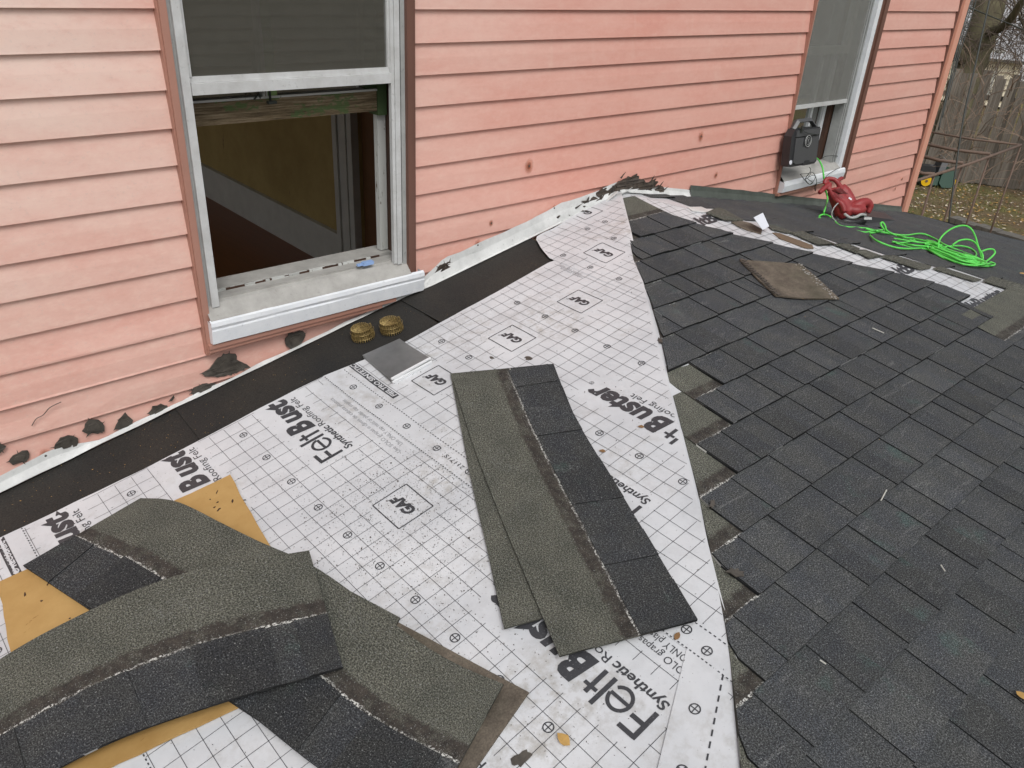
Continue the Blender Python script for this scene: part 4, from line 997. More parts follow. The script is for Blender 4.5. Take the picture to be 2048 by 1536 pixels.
# upside down piece on the centre slope
m = MB(); q = [(1480, 519), (1540, 523), (1603, 528), (1640, 560), (1679, 597), (1610, 596), (1552, 591), (1515, 556)]
o_ = [hitp(x, y, 'C', .026) for x, y in q]; m.slab(o_, NC, .006); o = m.build('loose_shingle', M['back']); tag(o, 'cut brown piece of shingle lying back side up on the laid charcoal shingles', 'shingle', 'loose shingles lying on the underlayment')
m = MB(); e_ = [hitp(1480, 519, 'C', .0275).lerp(hitp(1552, 591, 'C', .0275), i/14) for i in range(15)]
for i in range(14): m.box(e_[i].lerp(e_[i+1], .5)+Vector((.012+rnd.uniform(-.003, .003), 0, 0)), .009, .013, .0018)
m.build('tar_edge', M['tar'], o)
m = MB(); e_ = [hitp(1603, 528, 'C', .0275).lerp(hitp(1679, 597, 'C', .0275), i/20) for i in range(21)]
for i in range(60):
    q_ = e_[i//3]; m.box(q_+Vector((-.016+rnd.uniform(-.02, .012), rnd.uniform(-.014, .014), -.0006)), rnd.uniform(.001, .005), rnd.uniform(.001, .004), .001, az=NC.normalized())
m.build('sealant_crumbs', M['sill_grey'], o)

# ------------------------------------------------------------------ small things on the left slope
def coil(label, px, py, loc_h, seed):
    base = hitp(px, py, 'L', .006); n = NL.normalized(); X = Vector((1, 0, sL)).normalized(); Y = n.cross(X); r = random.Random(seed); ra = .044
    root = empty('nail_coil', label, 'nail coil', base, 'wire coils of roofing nails')
    heads = MB(); shanks = MB(); turns = 4.0; i = 0; s = 0.0
    th = 0.0
    while th < turns*2*pi:
        rad = .010+(ra-.010)*th/(turns*2*pi); c = base+(X*cos(th)+Y*sin(th))*rad
        lean = (X*cos(th)+Y*sin(th))*-.006
        shanks.tube([c, c+n*.040+lean], .0017, 5); heads.disc(c+n*.0425+lean, .0041, n+(X*cos(th+1)+Y*sin(th+1))*.55, 8, th=.0015)
        th += .0088/rad
    shanks.build('nail', M['brass'], root).name = 'nail_shanks'; heads.build('nail_heads', M['brass'], root)
    for hgt in (.010, .028):
        w_ = MB(); T = [i*.12 for i in range(int(turns*2*pi/.12))]
        w_.tube([base+(X*cos(t)+Y*sin(t))*(.0115+(ra-.010)*t/(turns*2*pi))+n*hgt for t in T], .0009, 4); w_.build('wire', M['brass'], root)
    for c_ in root.children:
        if c_.name.startswith('nail_'): c_['kind'] = 'stuff'
coil('brass coloured coil of roofing nails nearer the left, below the window sill', 726, 674, .02, 1)
coil('brass coloured coil of roofing nails on the right, touching the white felt side', 783, 660, .02, 2)
# sheets of step flashing in two folded bundles
def fsheet(label, c, h, seed):
    m = MB(); P_ = [Lw(a_, b_, h) for a_, b_ in c]; m.slab(P_, NL, .0016); o = m.build('flashing_card', M['metal']); tag(o, label, 'metal sheet', 'stack of step flashing'); blobmesh(o, .0008, 1)
    e0, e1 = P_[2], P_[3]; m = MB(); m.tube([e0, e0.lerp(e1, .5), e1], .0052, 8, sq=(1, .8)); m.build('folded_edge', M['metal_edge'], o)
c0 = [pL(x, y, .022) for x, y in ((727, 710), (801, 677), (861, 717), (785, 758))]
def sh(c, da, db, rot=0):
    ca = sum(q[0] for q in c)/4; cb = sum(q[1] for q in c)/4; return [(ca+da+(q[0]-ca)*cos(rot)-(q[1]-cb)*sin(rot), cb+db+(q[0]-ca)*sin(rot)+(q[1]-cb)*cos(rot)) for q in c]
fsheet('bottom sheet of the stack of grey metal step flashing', sh(c0, .004, .003, .02), .0085, 1); fsheet('second sheet from the bottom of the grey metal flashing stack', sh(c0, .006, -.001, -.01), .0125, 2)
fsheet('second sheet from the top of the grey metal flashing stack', sh(c0, -.002, .004, .03), .0195, 3); fsheet('dull grey top sheet of the metal flashing stack beside the nail coils', c0, .0235, 4)
m = MB(); cs_ = sh(c0, 0, 0); q_ = [Lw(a_, b_, .0175) for a_, b_ in sh(c0, .002, .001, .01)]; m.slab(q_, NL, .004); o = m.build('flashing_card', M['alu_grey']); tag(o, 'thick middle of the grey metal flashing stack', 'metal sheet', 'stack of step flashing')

# chips of tar and dry leaves on the felt
def leaf(label, P0, n, size, mat, seed, cat='leaf', group='dry leaves on the roof', name='leaf'):
    r = random.Random(seed); X = n.orthogonal().normalized(); X = Matrix.Rotation(r.uniform(0, 6), 3, n) @ X; Y = n.cross(X); pts = []
    for t in (0, .2, .45, .7, .9, 1, .9, .7, .45, .2):
        pass
    prof = [(0, 0), (.2, .25), (.45, .36), (.75, .22), (1, 0), (.75, -.2), (.45, -.33), (.2, -.24)]
    P_ = [P0+X*(x*size)+Y*(y*size*r.uniform(.8, 1.1))+n*(.004+.35*size*y*y+.1*size*x) for x, y in prof]
    m = MB(); c = P0+X*.5*size+n*.006
    for i in range(8): m.face([c, P_[i], P_[(i+1) % 8]])
    o = m.build(name, mat); tag(o, label, cat, group); return o
M['leafy'] = plain('dry_leaf', (.45, .27, .08), .7, var=.4, scale=40); M['leafb'] = plain('brown_leaf', (.22, .12, .05), .8, var=.4, scale=40)
nL_, nC_ = NL.normalized(), NC.normalized()
leaf('yellow dry leaf on the white felt near the bottom edge', hitp(1140, 1493, 'L', .006), nL_, .035, M['leafy'], 1)
leaf('brown leaf speck beside the printed mark just left of the cut felt strip', hitp(1350, 1282, 'L', .006), nL_, .022, M['leafb'], 2)
leaf('orange leaf fragment lying on the large printed lettering near the hip', hitp(1289, 856, 'L', .006), nL_, .02, M['leafb'], 3)
leaf('small brown leaf by the right edge of the central shingle stack', hitp(1212, 905, 'L', .006), nL_, .02, M['leafb'], 4)
leaf('curled tan leaf on the dark shingles at the lower right', hitp(2030, 1384, 'C', .021), nC_, .03, M['leafy'], 5)
leaf('yellow leaf on the dark shingles of the right slope at the picture edge', hitp(2038, 548, 'R', .02), NR.normalized(), .06, M['leafy'], 6)
def chip(px, py, k, rx, rz, seed, mat='tar', h=.0075):
    c = hitp(px, py, k, h); n = PL[k].normalized(); X = Vector((1, 0, sL if k == 'L' else 0)).normalized(); Y = n.cross(X)
    q = ragged(0, 0, rx, rz, seed*1.3, seed, .5, 16); m = MB(); m.slab([c+X*x+Y*y for x, y in q], n, .003); return m.build('tar_chip', M[mat])
tag(chip(1057, 716, 'L', .010, .016, 51), 'black tar chip beside the boxed print above the central stack', 'tar chip', 'chips of tar')
tag(chip(983, 715, 'L', .009, .005, 52), 'tiny black tar chip left of the boxed print above the central stack', 'tar chip', 'chips of tar')
tag(chip(1043, 1516, 'L', .020, .011, 53), 'black tar flake on the felt at the bottom of the picture', 'tar chip', 'chips of tar')
tag(chip(1320, 680, 'L', .012, .007, 54, h=.012), 'dark flake of shingle at the hip beside the white felt', 'tar chip', 'chips of tar')
tag(chip(1470, 1143, 'C', .022, .010, 55, h=.022), 'bent dark flake of shingle on the laid shingles near the hip', 'tar chip', 'chips of tar')
tag(chip(1425, 1007, 'C', .016, .006, 56, h=.022), 'curled dark flake on the shingles above the larger bent one', 'tar chip', 'chips of tar')
# pale straws on the shingles
for i, (x0, y0, x1, y1, s_) in enumerate(((1762, 1001, 1773, 980, 'pale straw standing out on the shingles in the middle right'), (1882, 1130, 1890, 1142, 'short white sliver on the shingles at the right'), (1640, 1320, 1652, 1328, 'pale sliver on the lower shingles'), (1745, 656, 1768, 666, 'thin white scratchy straw below the white strip'))):
    a_, b_ = hitp(x0, y0, 'C', .023), hitp(x1, y1, 'C', .025); m = MB(); m.tube([a_, b_], .0018, 5); tag(m.build('straw', M['paint_old']), s_, 'straw')
# stuck granules and crumbs scattered over the felt
m = MB(); r = random.Random(77)
for i in range(6200):
    t = r.random()
    if t < .55: a_, b_ = r.gauss(1.15, .30), r.gauss(-2.0, .25)
    elif t < .8: a_, b_ = r.gauss(.95, .12), r.gauss(-1.95, .12)
    else: a_, b_ = r.uniform(.3, 2.2), r.uniform(-2.9, -.3)
    if not ok(a_, b_): continue
    s_ = r.uniform(.0009, .0026) if r.random() < .95 else r.uniform(.002, .0035); c = P(a_, b_, s_*.5); v_ = [Vector((r.uniform(-1, 1), r.uniform(-1, 1), r.uniform(-.6, .6)))*s_ for _ in range(3)]
    m.face([c+v_[0], c+v_[1], c+v_[2]]); m.face([c+v_[0], c+v_[2]*1.0+Vector((0, 0, s_)), c+v_[1]])
o = m.build('granule_litter', M['tar']); tag(o, 'loose granules and grit scattered over the white felt', kind='stuff')
m = MB()
for i in range(500):
    x, d = r.uniform(-.9, 2.2), r.uniform(.3, 3.2)
    if x < xh(d)+.02 or x > hr*d*.7: continue
    s_ = r.uniform(.001, .0028); c = Cw(x, d, .0235); v_ = [Vector((r.uniform(-1, 1), r.uniform(-1, 1), r.uniform(-.3, .3)))*s_ for _ in range(3)]
    m.face([c+v_[0], c+v_[1], c+v_[2]])
for i in range(260):
    a_, b_ = r.uniform(.02, .24), r.gauss(-2.35, .4); s_ = r.uniform(.001, .003); c = Lw(a_, b_, .008); v_ = [Vector((r.uniform(-1, 1), r.uniform(-1, 1), r.uniform(-.3, .3)))*s_ for _ in range(3)]
    m.face([c+v_[0], c+v_[1], c+v_[2]])
o = m.build('pale_crumbs', M['leafy']); tag(o, 'pale crumbs scattered on the black membrane and the shingles', kind='stuff')
# ------------------------------------------------------------------ things on the right slope
def dd(px, py, k, h=0.0): return (hitp(px, py, k, h)-CAM).dot(FWD)
zb = lambda x, y: (1600+x/7.877, 330+y/7.877)
db = dd(*zb(760, 930), 'R')
def Q(x, y, off=0.0): return dep(*zb(x, y), db+off)
blower = empty('leaf_blower', 'red electric leaf blower with black nozzle standing below the right window', 'leaf blower', Q(760, 930))
m = MB(); S_ = db/1586.5/7.877    # metres per crop pixel
def tb(pts, rad, sq=(1, 1), n=12, mm=None): (mm or m).tube(smooth_line([Q(*p) for p in pts], 5), [interp([(i/(len(rad)-1), v*S_) for i, v in enumerate(rad)], j/(5*(len(pts)-1))) for j in range(5*(len(pts)-1)+1)], n, sq=sq)
tb([(500, 400, .02), (570, 500, .0), (650, 620, 0), (700, 760, 0), (730, 830, 0)], [75, 120, 150, 150, 95])
tb([(640, 330, .03), (690, 430, .03), (760, 540, .03), (800, 640, .02)], [70, 110, 105, 100])
tb([(385, 300, 0), (395, 245, 0), (450, 215, 0), (540, 230, 0), (600, 290, 0), (650, 380, .01)], [34, 34, 34, 36, 38, 50])
tb([(460, 320, -.01), (480, 420, -.02), (560, 540, -.04), (660, 620, -.05), (700, 740, -.05)], [30, 38, 44, 50, 44])
tb([(470, 300, 0), (390, 360, -.02), (300, 440, -.04)], [48, 42, 34])
tb([(585, 260, .02), (640, 215, .05), (672, 205, .06)], [34, 30, 30])
tb([(720, 760, 0), (820, 690, 0), (950, 610, 0), (1050, 590, .02), (1095, 650, .03), (1070, 760, .03)], [90, 95, 80, 72, 66, 30])
tb([(780, 700, -.03), (900, 720, -.03), (1000, 690, 0)], [60, 80, 60])
bl = m.build('body', M['red'], blower, smooth=True); q = bl.modifiers.new('remesh', 'REMESH'); q.mode = 'VOXEL'; q.voxel_size = .0045; q.use_smooth_shade = True
q = bl.modifiers.new('soft', 'SMOOTH'); q.factor = .5; q.iterations = 4
m = MB()
for i in range(6):
    x, y = 560+i*20, 385+i*14
    m.tube([Q(x-60, y+22-i*4, -.085), Q(x+10, y-8, -.11), Q(x+90, y-14+i*3, -.08)], 7*S_, 6)
m.build('cooling_rib', M['red_dark'], blower, smooth=True)
m = MB(); m.tube(smooth_line([Q(700, 770, -.09), Q(790, 830, -.11), Q(880, 820, -.11), Q(960, 780, -.09), Q(1030, 790, -.06)], 5), 22*S_, 8); m.build('silver_band', M['alu_grey'], blower, smooth=True)
m = MB(); m.tube(smooth_line([Q(600, 830, .02), Q(720, 890, 0), Q(880, 900, 0), Q(1020, 870, .02)], 5), [50*S_]*16, 12, sq=(1, 1)); m.tube([Q(560, 820, .0), Q(640, 930, 0)], 40*S_, 10); m.build('motor_base', M['plastic'], blower, smooth=True)
m = MB(); m.slab([Q(1010, 800, .02), Q(1100, 812, .02), Q(1500, 868, .06), Q(1385, 985, .04), Q(1100, 965, .02), Q(1000, 930, .02)], -Vector((FWD.x, FWD.y, 0)), .15); blobmesh(m.build('nozzle', M['plastic'], blower), .006, 2)
m = MB(); m.box(Q(1065, 845, -.03), 60*S_, 14*S_, 18*S_, RT, FWD, UP); m.build('guard', M['alu_grey'], blower)
m = MB(); m.box(Q(790, 530, -.11), 26*S_, 3*S_, 12*S_, (RT-UP*.8).normalized(), FWD, (UP+RT*.8).normalized()); m.build('badge', M['paper'], blower)
m = MB(); m.tube(smooth_line([Q(600, 600, -.13), Q(530, 680, -.14), Q(500, 790, -.13), Q(560, 880, -.12), Q(700, 945, -.08)], 5), 9*S_, 6); m.build('power_lead', M['alu_grey'], blower, smooth=True)
m = MB(); m.tube([Q(700, 940, -.08), Q(770, 985, -.06), Q(830, 1010, -.05), Q(890, 1035, -.04)], [34*S_, 36*S_, 24*S_, 20*S_], 8); m.build('plug', M['plastic'], blower, smooth=True)

# green extension cord
def Rp(px, py, h=.012): return hitp(px, py, 'R', h)
zc = lambda x, y: (1740+x/4.656, 230+y/4.656)
cord = MB(); r = random.Random(9); CR = .0050
dcoil = dd(1850, 500, 'R')
def cs(L_, rad=CR): cord.tube(smooth_line(L_, 7), rad, 6)
cs([Rp(*zb(890, 1035)), Rp(*zb(1010, 1060)), Rp(*zb(1150, 1040), .02), Rp(*zb(1300, 1025), .03), Rp(*zc(60, 1080), .03), Rp(*zc(200, 1110), .02), Rp(*zc(330, 1150)), Rp(*zc(500, 1200))])
loops_ = 0
loops = [
 [(0, 1100), (120, 1090), (210, 1110), (330, 1140), (410, 1150), (400, 1170), (300, 1190), (220, 1180)],
 [(-40, 1060), (60, 1080), (160, 1100), (320, 1120), (480, 1105), (600, 1150), (700, 1210), (850, 1270), (1000, 1330), (1100, 1390)],
 [(0, 1120), (60, 1170), (200, 1225), (330, 1245), (470, 1240), (530, 1225), (560, 1190), (540, 1175), (530, 1210), (560, 1260), (700, 1340), (850, 1385), (1000, 1392), (1100, 1385), (1140, 1375)],
 [(210, 1180), (300, 1200), (420, 1215), (560, 1230), (680, 1270), (800, 1310), (900, 1340), (1010, 1370), (1090, 1400), (1150, 1400), (1162, 1385), (1120, 1370)],
 [(220, 1150), (350, 1170), (480, 1190), (620, 1200), (760, 1240), (880, 1290), (990, 1340), (1050, 1370)],
 [(640, 1250), (720, 1225), (850, 1220), (940, 1245), (990, 1290), (960, 1330), (860, 1340), (760, 1320), (690, 1290)],
 [(520, 1165), (620, 1190), (720, 1260), (840, 1330), (960, 1370), (1080, 1380)],
 [(380, 1150), (500, 1170), (640, 1220), (740, 1290), (860, 1350), (1000, 1400), (1120, 1410)],
 [(240, 1190), (380, 1235), (520, 1250), (640, 1300), (760, 1355), (900, 1395), (1040, 1400)],
]
for L_ in loops: cs([Rp(*zc(x, y), .010+.02*r.random()) for x, y in L_])
for i in range(7):
    o1, o2 = r.uniform(-18, 18), r.uniform(-14, 14); cs([Rp(*zc(x+o1+r.uniform(-12, 12), y+o2+r.uniform(-8, 8)), .01+.03*r.random()) for x, y in ((480+i*12, 1180), (600, 1215), (720, 1262), (850, 1305), (980, 1350), (1060, 1375), (1010, 1392-i*3), (860, 1372-i*4), (700, 1310-i*3), (560, 1245))])
def U(x, y, off=0): return dep(*zc(x, y), dcoil+off)
cs([U(640, 1260, .02), U(640, 1180, .05), U(700, 1100, .1), U(790, 1045, .14), U(880, 1030, .16), U(940, 1060, .16), U(980, 1130, .12), U(1010, 1230, .05), U(1050, 1310, 0), U(1040, 1370, 0)])
cs([U(770, 1210, .05), U(830, 1170, .08), U(910, 1160, .1), U(980, 1190, .08), U(1020, 1260, .03), U(1040, 1330, 0)])
cs([U(1040, 1270, .04), U(1100, 1250, .08), U(1150, 1255, .08), U(1160, 1290, .06), U(1100, 1350, 0), U(1040, 1385, -.02)])
cs([U(150, 1085, .03), U(110, 1040, .05), U(100, 1010, .06), U(118, 1000, .06), U(140, 1030, .05), U(160, 1080, .02), U(240, 1120, 0)])
# its other end: out of the window and behind the blower
zw = lambda x, y: (1540+x/7.877, 220+y/7.877)
cs([hity(*zw(740, 760), WY+.02), hity(*zw(790, 820), WY-.05), hity(*zw(830, 920), WY-.09), hity(*zw(845, 1040), WY-.11), hity(*zw(870, 1240), WY-.12), hity(*zw(905, 1400), WY-.13), Rp(*zb(385, 720), .05), Rp(*zb(350, 800), .012), Rp(*zb(300, 845)), Rp(*zb(310, 800), .02), Rp(*zb(380, 778), .03), Rp(*zb(450, 800), .02), Rp(*zb(520, 850)), Rp(*zb(640, 960)), Rp(*zb(900, 985)), Rp(*zb(1050, 1000)), Rp(*zb(1240, 1040))])
o = cord.build('extension_cord', M['cord'], smooth=True); tag(o, 'bright green extension cord trailing from the right window into a tangled coil', 'extension cord')

# black case in the right window
case = empty('power_case', 'black plastic case with a carry handle standing on the sill of the right window', 'case', (4.55, WY-.02, CAMZ-1.09))
tl = radians(7); AX = Vector((cos(radians(6)), -sin(radians(6)), 0)); AZ = Vector((0, sin(tl), cos(tl))); AZ = (AZ-AX*AZ.dot(AX)).normalized(); AY = AZ.cross(AX)
c0_ = hity(*zw(285, 905), WY-.09); W_, H_, T_ = .262, .205, .052
def CP(u, v, w_=0.0): return c0_+AX*(u*W_)+AZ*(v*H_)+AY*w_
m = MB(); m.slab([CP(0, .04), CP(.05, 0), CP(.93, 0), CP(1, .06), CP(1, .80), CP(.98, 1.0), CP(.12, 1.0), CP(0, .82)], -AY, T_); blobmesh(m.build('shell', M['plastic'], case), .010, 3)
m = MB(); m.slab([CP(.13, .12, -.006), CP(.22, .06, -.006), CP(.86, .06, -.006), CP(.95, .12, -.006), CP(.95, .76, -.006), CP(.13, .76, -.006)], -AY, .008); blobmesh(m.build('front_panel', M['plastic_hi'], case), .003, 2)
m = MB(); m.slab([CP(.12, .80, -.008), CP(.96, .80, -.008), CP(.97, .96, -.008), CP(.14, .96, -.008)], -AY, .008); blobmesh(m.build('top_panel', M['plastic_hi'], case), .003, 2)
m = MB(); m.tube([CP(.16, .98, .03), CP(.30, 1.19, .03), CP(.74, 1.19, .03), CP(.97, .98, .03)], .013, 4, sq=(1, 1.6)); blobmesh(m.build('handle', M['plastic_hi'], case), .003, 2)
m = MB(); m.slab([CP(.40, .52, -.0075), CP(.66, .52, -.0075), CP(.70, .79, -.0075), CP(.42, .79, -.0075)], -AY, .006); m.build('emblem_plate', M['plastic'], case)
m = MB(); cc_ = CP(.545, .655, -.012); ring_ = [cc_+AX*cos(2*pi*i/24)*.027+AZ*sin(2*pi*i/24)*.031 for i in range(25)]; m.tube(ring_, .0022, 5, caps=False); m.tube([cc_+AX*cos(2*pi*i/24)*.017+AZ*sin(2*pi*i/24)*.02 for i in range(25)], .0012, 5, caps=False); m.tube([cc_+AZ*.012+AX*.004, cc_-AX*.002, cc_-AZ*.012+AX*.002], .0015, 5); m.build('round_emblem', M['alu_grey'], case, smooth=True)
m = MB(); m.disc(CP(.10, .13, -.004)+AX*-.012, .0125, -AY, 14, th=.002); m.build('sticker', M['paper'], case)
m = MB(); m.slab([CP(.46, .0, -.009), CP(.74, .0, -.009), CP(.68, .13, -.009), CP(.54, .13, -.009)], -AY, .008); m.build('foot_latch', M['plastic'], case)
m = MB(); m.box(CP(.26, 1.0, -.012), .006, .004, .018, AX, AY, AZ); m.tube(smooth_line([CP(.24, 1.05, -.01), CP(.32, .93, -.02), CP(.55, .86, -.02), CP(.85, .80, -.015)], 4), .0022, 5); m.build('tied_lead', M['wire'], case)
# thin black wire tangled on the sill front
m = MB(); yw = WY-.068
m.tube(smooth_line([hity(*zw(x, y), yy_) for x, y, yy_ in ((620, 900, WY-.06), (640, 960, yw), (560, 1080, yw), (600, 1060, yw), (650, 980, yw), (600, 1000, yw), (485, 1010, yw), (500, 1040, yw), (600, 1160, yw), (660, 1150, yw), (715, 1060, yw), (690, 1000, yw), (640, 980, yw), (560, 1080, yw), (620, 1170, yw), (670, 1140, yw), (590, 1075, yw), (700, 1030, yw), (735, 1120, yw), (725, 1200, WY-.03), (715, 1280, WY-.02), (705, 1230, WY-.02), (730, 1160, yw), (830, 1120, WY-.07), (900, 1030, yw), (1000, 960, yw), (1100, 905, WY-.05))], 5), .0019, 5)
o = m.build('thin_wire', M['wire'], smooth=True); tag(o, 'tangle of thin dark wire hanging over the white sill of the right window', 'wire')
m = MB(); m.tube(smooth_line([hity(*zw(x, y), WY+.0) for x, y in ((830, 750), (900, 725), (1000, 720), (1090, 735), (1135, 790))], 4), .0019, 5); o = m.build('thin_wire', M['wire'], smooth=True); tag(o, 'short thin wire crossing the grey sill behind the green cord', 'wire')
# white card standing in the shingle scraps
P_ = [dep(px, py, dd(1522, 462, 'R')+o_) for px, py, o_ in ((1507, 435, -.02), (1525.5, 425.5, .04), (1538, 453, .04), (1525, 460, -.02))]
m = MB(); m.slab(P_, (P_[1]-P_[0]).cross(P_[2]-P_[0]), .0012); o = m.build('card', M['paper']); tag(o, 'small white card standing askew beside the white strip below the roof peak', 'card')

# ------------------------------------------------------------------ the yard
def mat_fence():
    k = NT('weathered_boards'); p = k.tc('Object'); g = k.noise(k.mapv(p, (22, 22, 1.2)), 3, 5, .7); rn = k.n('ObjectInfo').outputs['Random']
    c = k.ramp(g, [(.25, (.10, .083, .065)), (.5, (.21, .185, .155)), (.75, (.33, .30, .26))]); c = k.mix(1, c, k.mr(rn, 0, 1, .6, 1.15), 'MULTIPLY')
    k.bump(g, .6, .01); return k.fin(c, .9, 0, .2)
M['fence'] = mat_fence()
A_, B_ = hitz(1923, 363, 0), hitz(1993, 372, 0); fd = (B_-A_); fd.z = 0; fd.normalize(); fn_ = Vector((-fd.y, fd.x, 0)); f0 = A_-fd*3.6
fence = empty('board_fence', 'tall weathered grey board fence at the back of the yard behind the mower', 'fence', f0)
base = MB(); base.bb((-.074, -.011, 0), (.074, .011, 1)); bo = base.build('board', M['fence'], None)
nb = 78
ang = math.atan2(fd.y, fd.x); r = random.Random(4)
for i in range(nb):
    o = bo if i == 0 else bo.copy()
    if i: COL.objects.link(o)
    o.parent = fence; p = f0+fd*(i*.146)
    o.location = (p.x-f0.x, p.y-f0.y, gz(p.x, p.y)+r.uniform(-.02, .05)-f0.z); o.rotation_euler = (r.uniform(-.02, .02), r.uniform(-.03, .03), ang+r.uniform(-.06, .06)); o.scale = (r.uniform(.9, 1.02), 1, 2.42+r.uniform(-.10, .08)+(.0 if i < 55 else -.5*(i-55)/23))
m = MB()
for z_ in (.45, 1.9): m.box(f0+fd*(nb*.073)+fn_*.05+Vector((0, 0, z_)), nb*.073, .03, .05, fd, fn_)
m.build('rail', M['fence'], fence)
for i in range(5): mm_ = MB(); mm_.box(f0+fd*(i*2.6)+fn_*.12+Vector((0, 0, 1.2)), .05, .05, 1.22, fd, fn_); mm_.build('post', M['fence'], fence)
M['bark'] = plain('bark', (.105, .085, .055), .9, var=.5, scale=9, bump=.8, bscale=18)
M['bark_moss'] = plain('mossy_bark', (.13, .115, .065), .9, var=.5, scale=6, bump=.8, bscale=18)
M['twig'] = plain('twig', (.10, .075, .058), .9, var=.3)
M['vine'] = plain('dry_vine', (.23, .165, .12), .9, var=.5, scale=3)
def droop(m, p, d, L_, rad, r, n=6, g=.25):
    pts = [Vector(p)]; d = Vector(d)
    for i in range(n):
        d = (d+Vector((r.uniform(-.25, .25), r.uniform(-.25, .25), -g+r.uniform(-.15, .15)))).normalized(); pts.append(pts[-1]+d*L_/n)
    m.tube(pts, [rad*(1-.75*i/n) for i in range(n+1)], 3, caps=False); return pts
def tree(label, trunk, rads, branches, seed, ntw, mat='bark', spread=1.0):
    b0 = Vector((trunk[0].x, trunk[0].y, gz(trunk[0].x, trunk[0].y))); t = empty('tree', label, 'tree', b0); r = random.Random(seed)
    T = smooth_line(trunk, 5); m = MB(); m.tube([b0-Vector((0, 0, .3))]+T, [rads[0]*1.5]+[interp([(i/(len(rads)-1), v) for i, v in enumerate(rads)], j/(len(T)-1))*(1+.12*r.uniform(-1, 1)) for j in range(len(T))], 12); m.build('trunk', M[mat], t, smooth=True)
    tips = []
    for br in branches:
        m = MB(); Bp = smooth_line(br[0], 5); m.tube(Bp, [lerp(br[1], br[1]*.35, j/(len(Bp)-1)) for j in range(len(Bp))], 8); m.build('branch', M[mat], t, smooth=True); tips += Bp[3:]
    tips += T[len(T)//2:]
    tw = MB()
    for i in range(ntw):
        p = r.choice(tips); d = Vector((r.uniform(-1, 1), r.uniform(-1, 1), r.uniform(-.2, .9)))*spread; pts = droop(tw, p, d, r.uniform(1.2, 3.6), r.uniform(.006, .015), r, 7, .26)
        for j in (2, 3, 4, 5):
            if r.random() < .8: droop(tw, pts[j], (r.uniform(-1, 1), r.uniform(-1, 1), r.uniform(-.6, .4)), r.uniform(.5, 1.7), .0065, r, 4, .35)
    o = tw.build('twigs', M['twig'], t); o['kind'] = 'stuff'
    return t
D1 = 19.5
tree('big mossy tree leaning behind the fence with weeping bare twigs', [dep(1893, 300, D1), dep(1915, 210, D1), dep(1945, 120, D1), dep(1972, 40, D1), dep(1990, -60, D1+.5), dep(2020, -260, D1+1)], [.42, .38, .34, .36, .30, .2],
     [([dep(1935, 130, D1), dep(1905, 90, D1-.5), dep(1880, 30, D1-1), dep(1850, -80, D1-1)], .16), ([dep(1960, 70, D1), dep(2010, 50, D1-1), dep(2060, -20, D1-2), dep(2140, -120, D1-2)], .12), ([dep(1985, -30, D1), dep(2060, -110, D1), dep(2150, -150, D1+1)], .14), ([dep(1990, -80, D1), dep(1940, -180, D1-2), dep(1860, -230, D1-2)], .13)], 3, 260, 'bark_moss')
tree('slender bare tree at the right edge of the yard behind the brush', [hitz(2120, 330, 0)+Vector((0, 0, .2)), dep(2110, 150, 20), dep(2090, 0, 20), dep(2080, -160, 20)], [.14, .12, .10, .06],
     [([dep(2110, 150, 20), dep(2060, 80, 19), dep(2020, -20, 19)], .05), ([dep(2095, 40, 20), dep(2040, -10, 21), dep(1990, -90, 22)], .05)], 8, 110)
# dry brush and vines over the fence
m = MB(); r = random.Random(21)
for i in range(1500):
    s_ = r.uniform(2.4, 10.5) if r.random() < .35 else r.uniform(6.2, 10.5); p = f0+fd*s_-fn_*r.uniform(-.2, .8)*0+Vector((0, 0, r.uniform(.0, 2.5))); p = p+(CAM-p).normalized()*0
    side = -1 if (CAM-p).dot(fn_) < 0 else 1
    p = p+fn_*side*r.uniform(.02, .9)
    droop(m, p, (r.uniform(-.6, .6), r.uniform(-.6, .6), r.uniform(.2, 1.2)), r.uniform(.5, 2.0), r.uniform(.005, .013), r, 6, .10)
tag(m.build('dry_brush', M['vine']), 'tangle of dry brown vines and brush over the right part of the fence', kind='stuff')
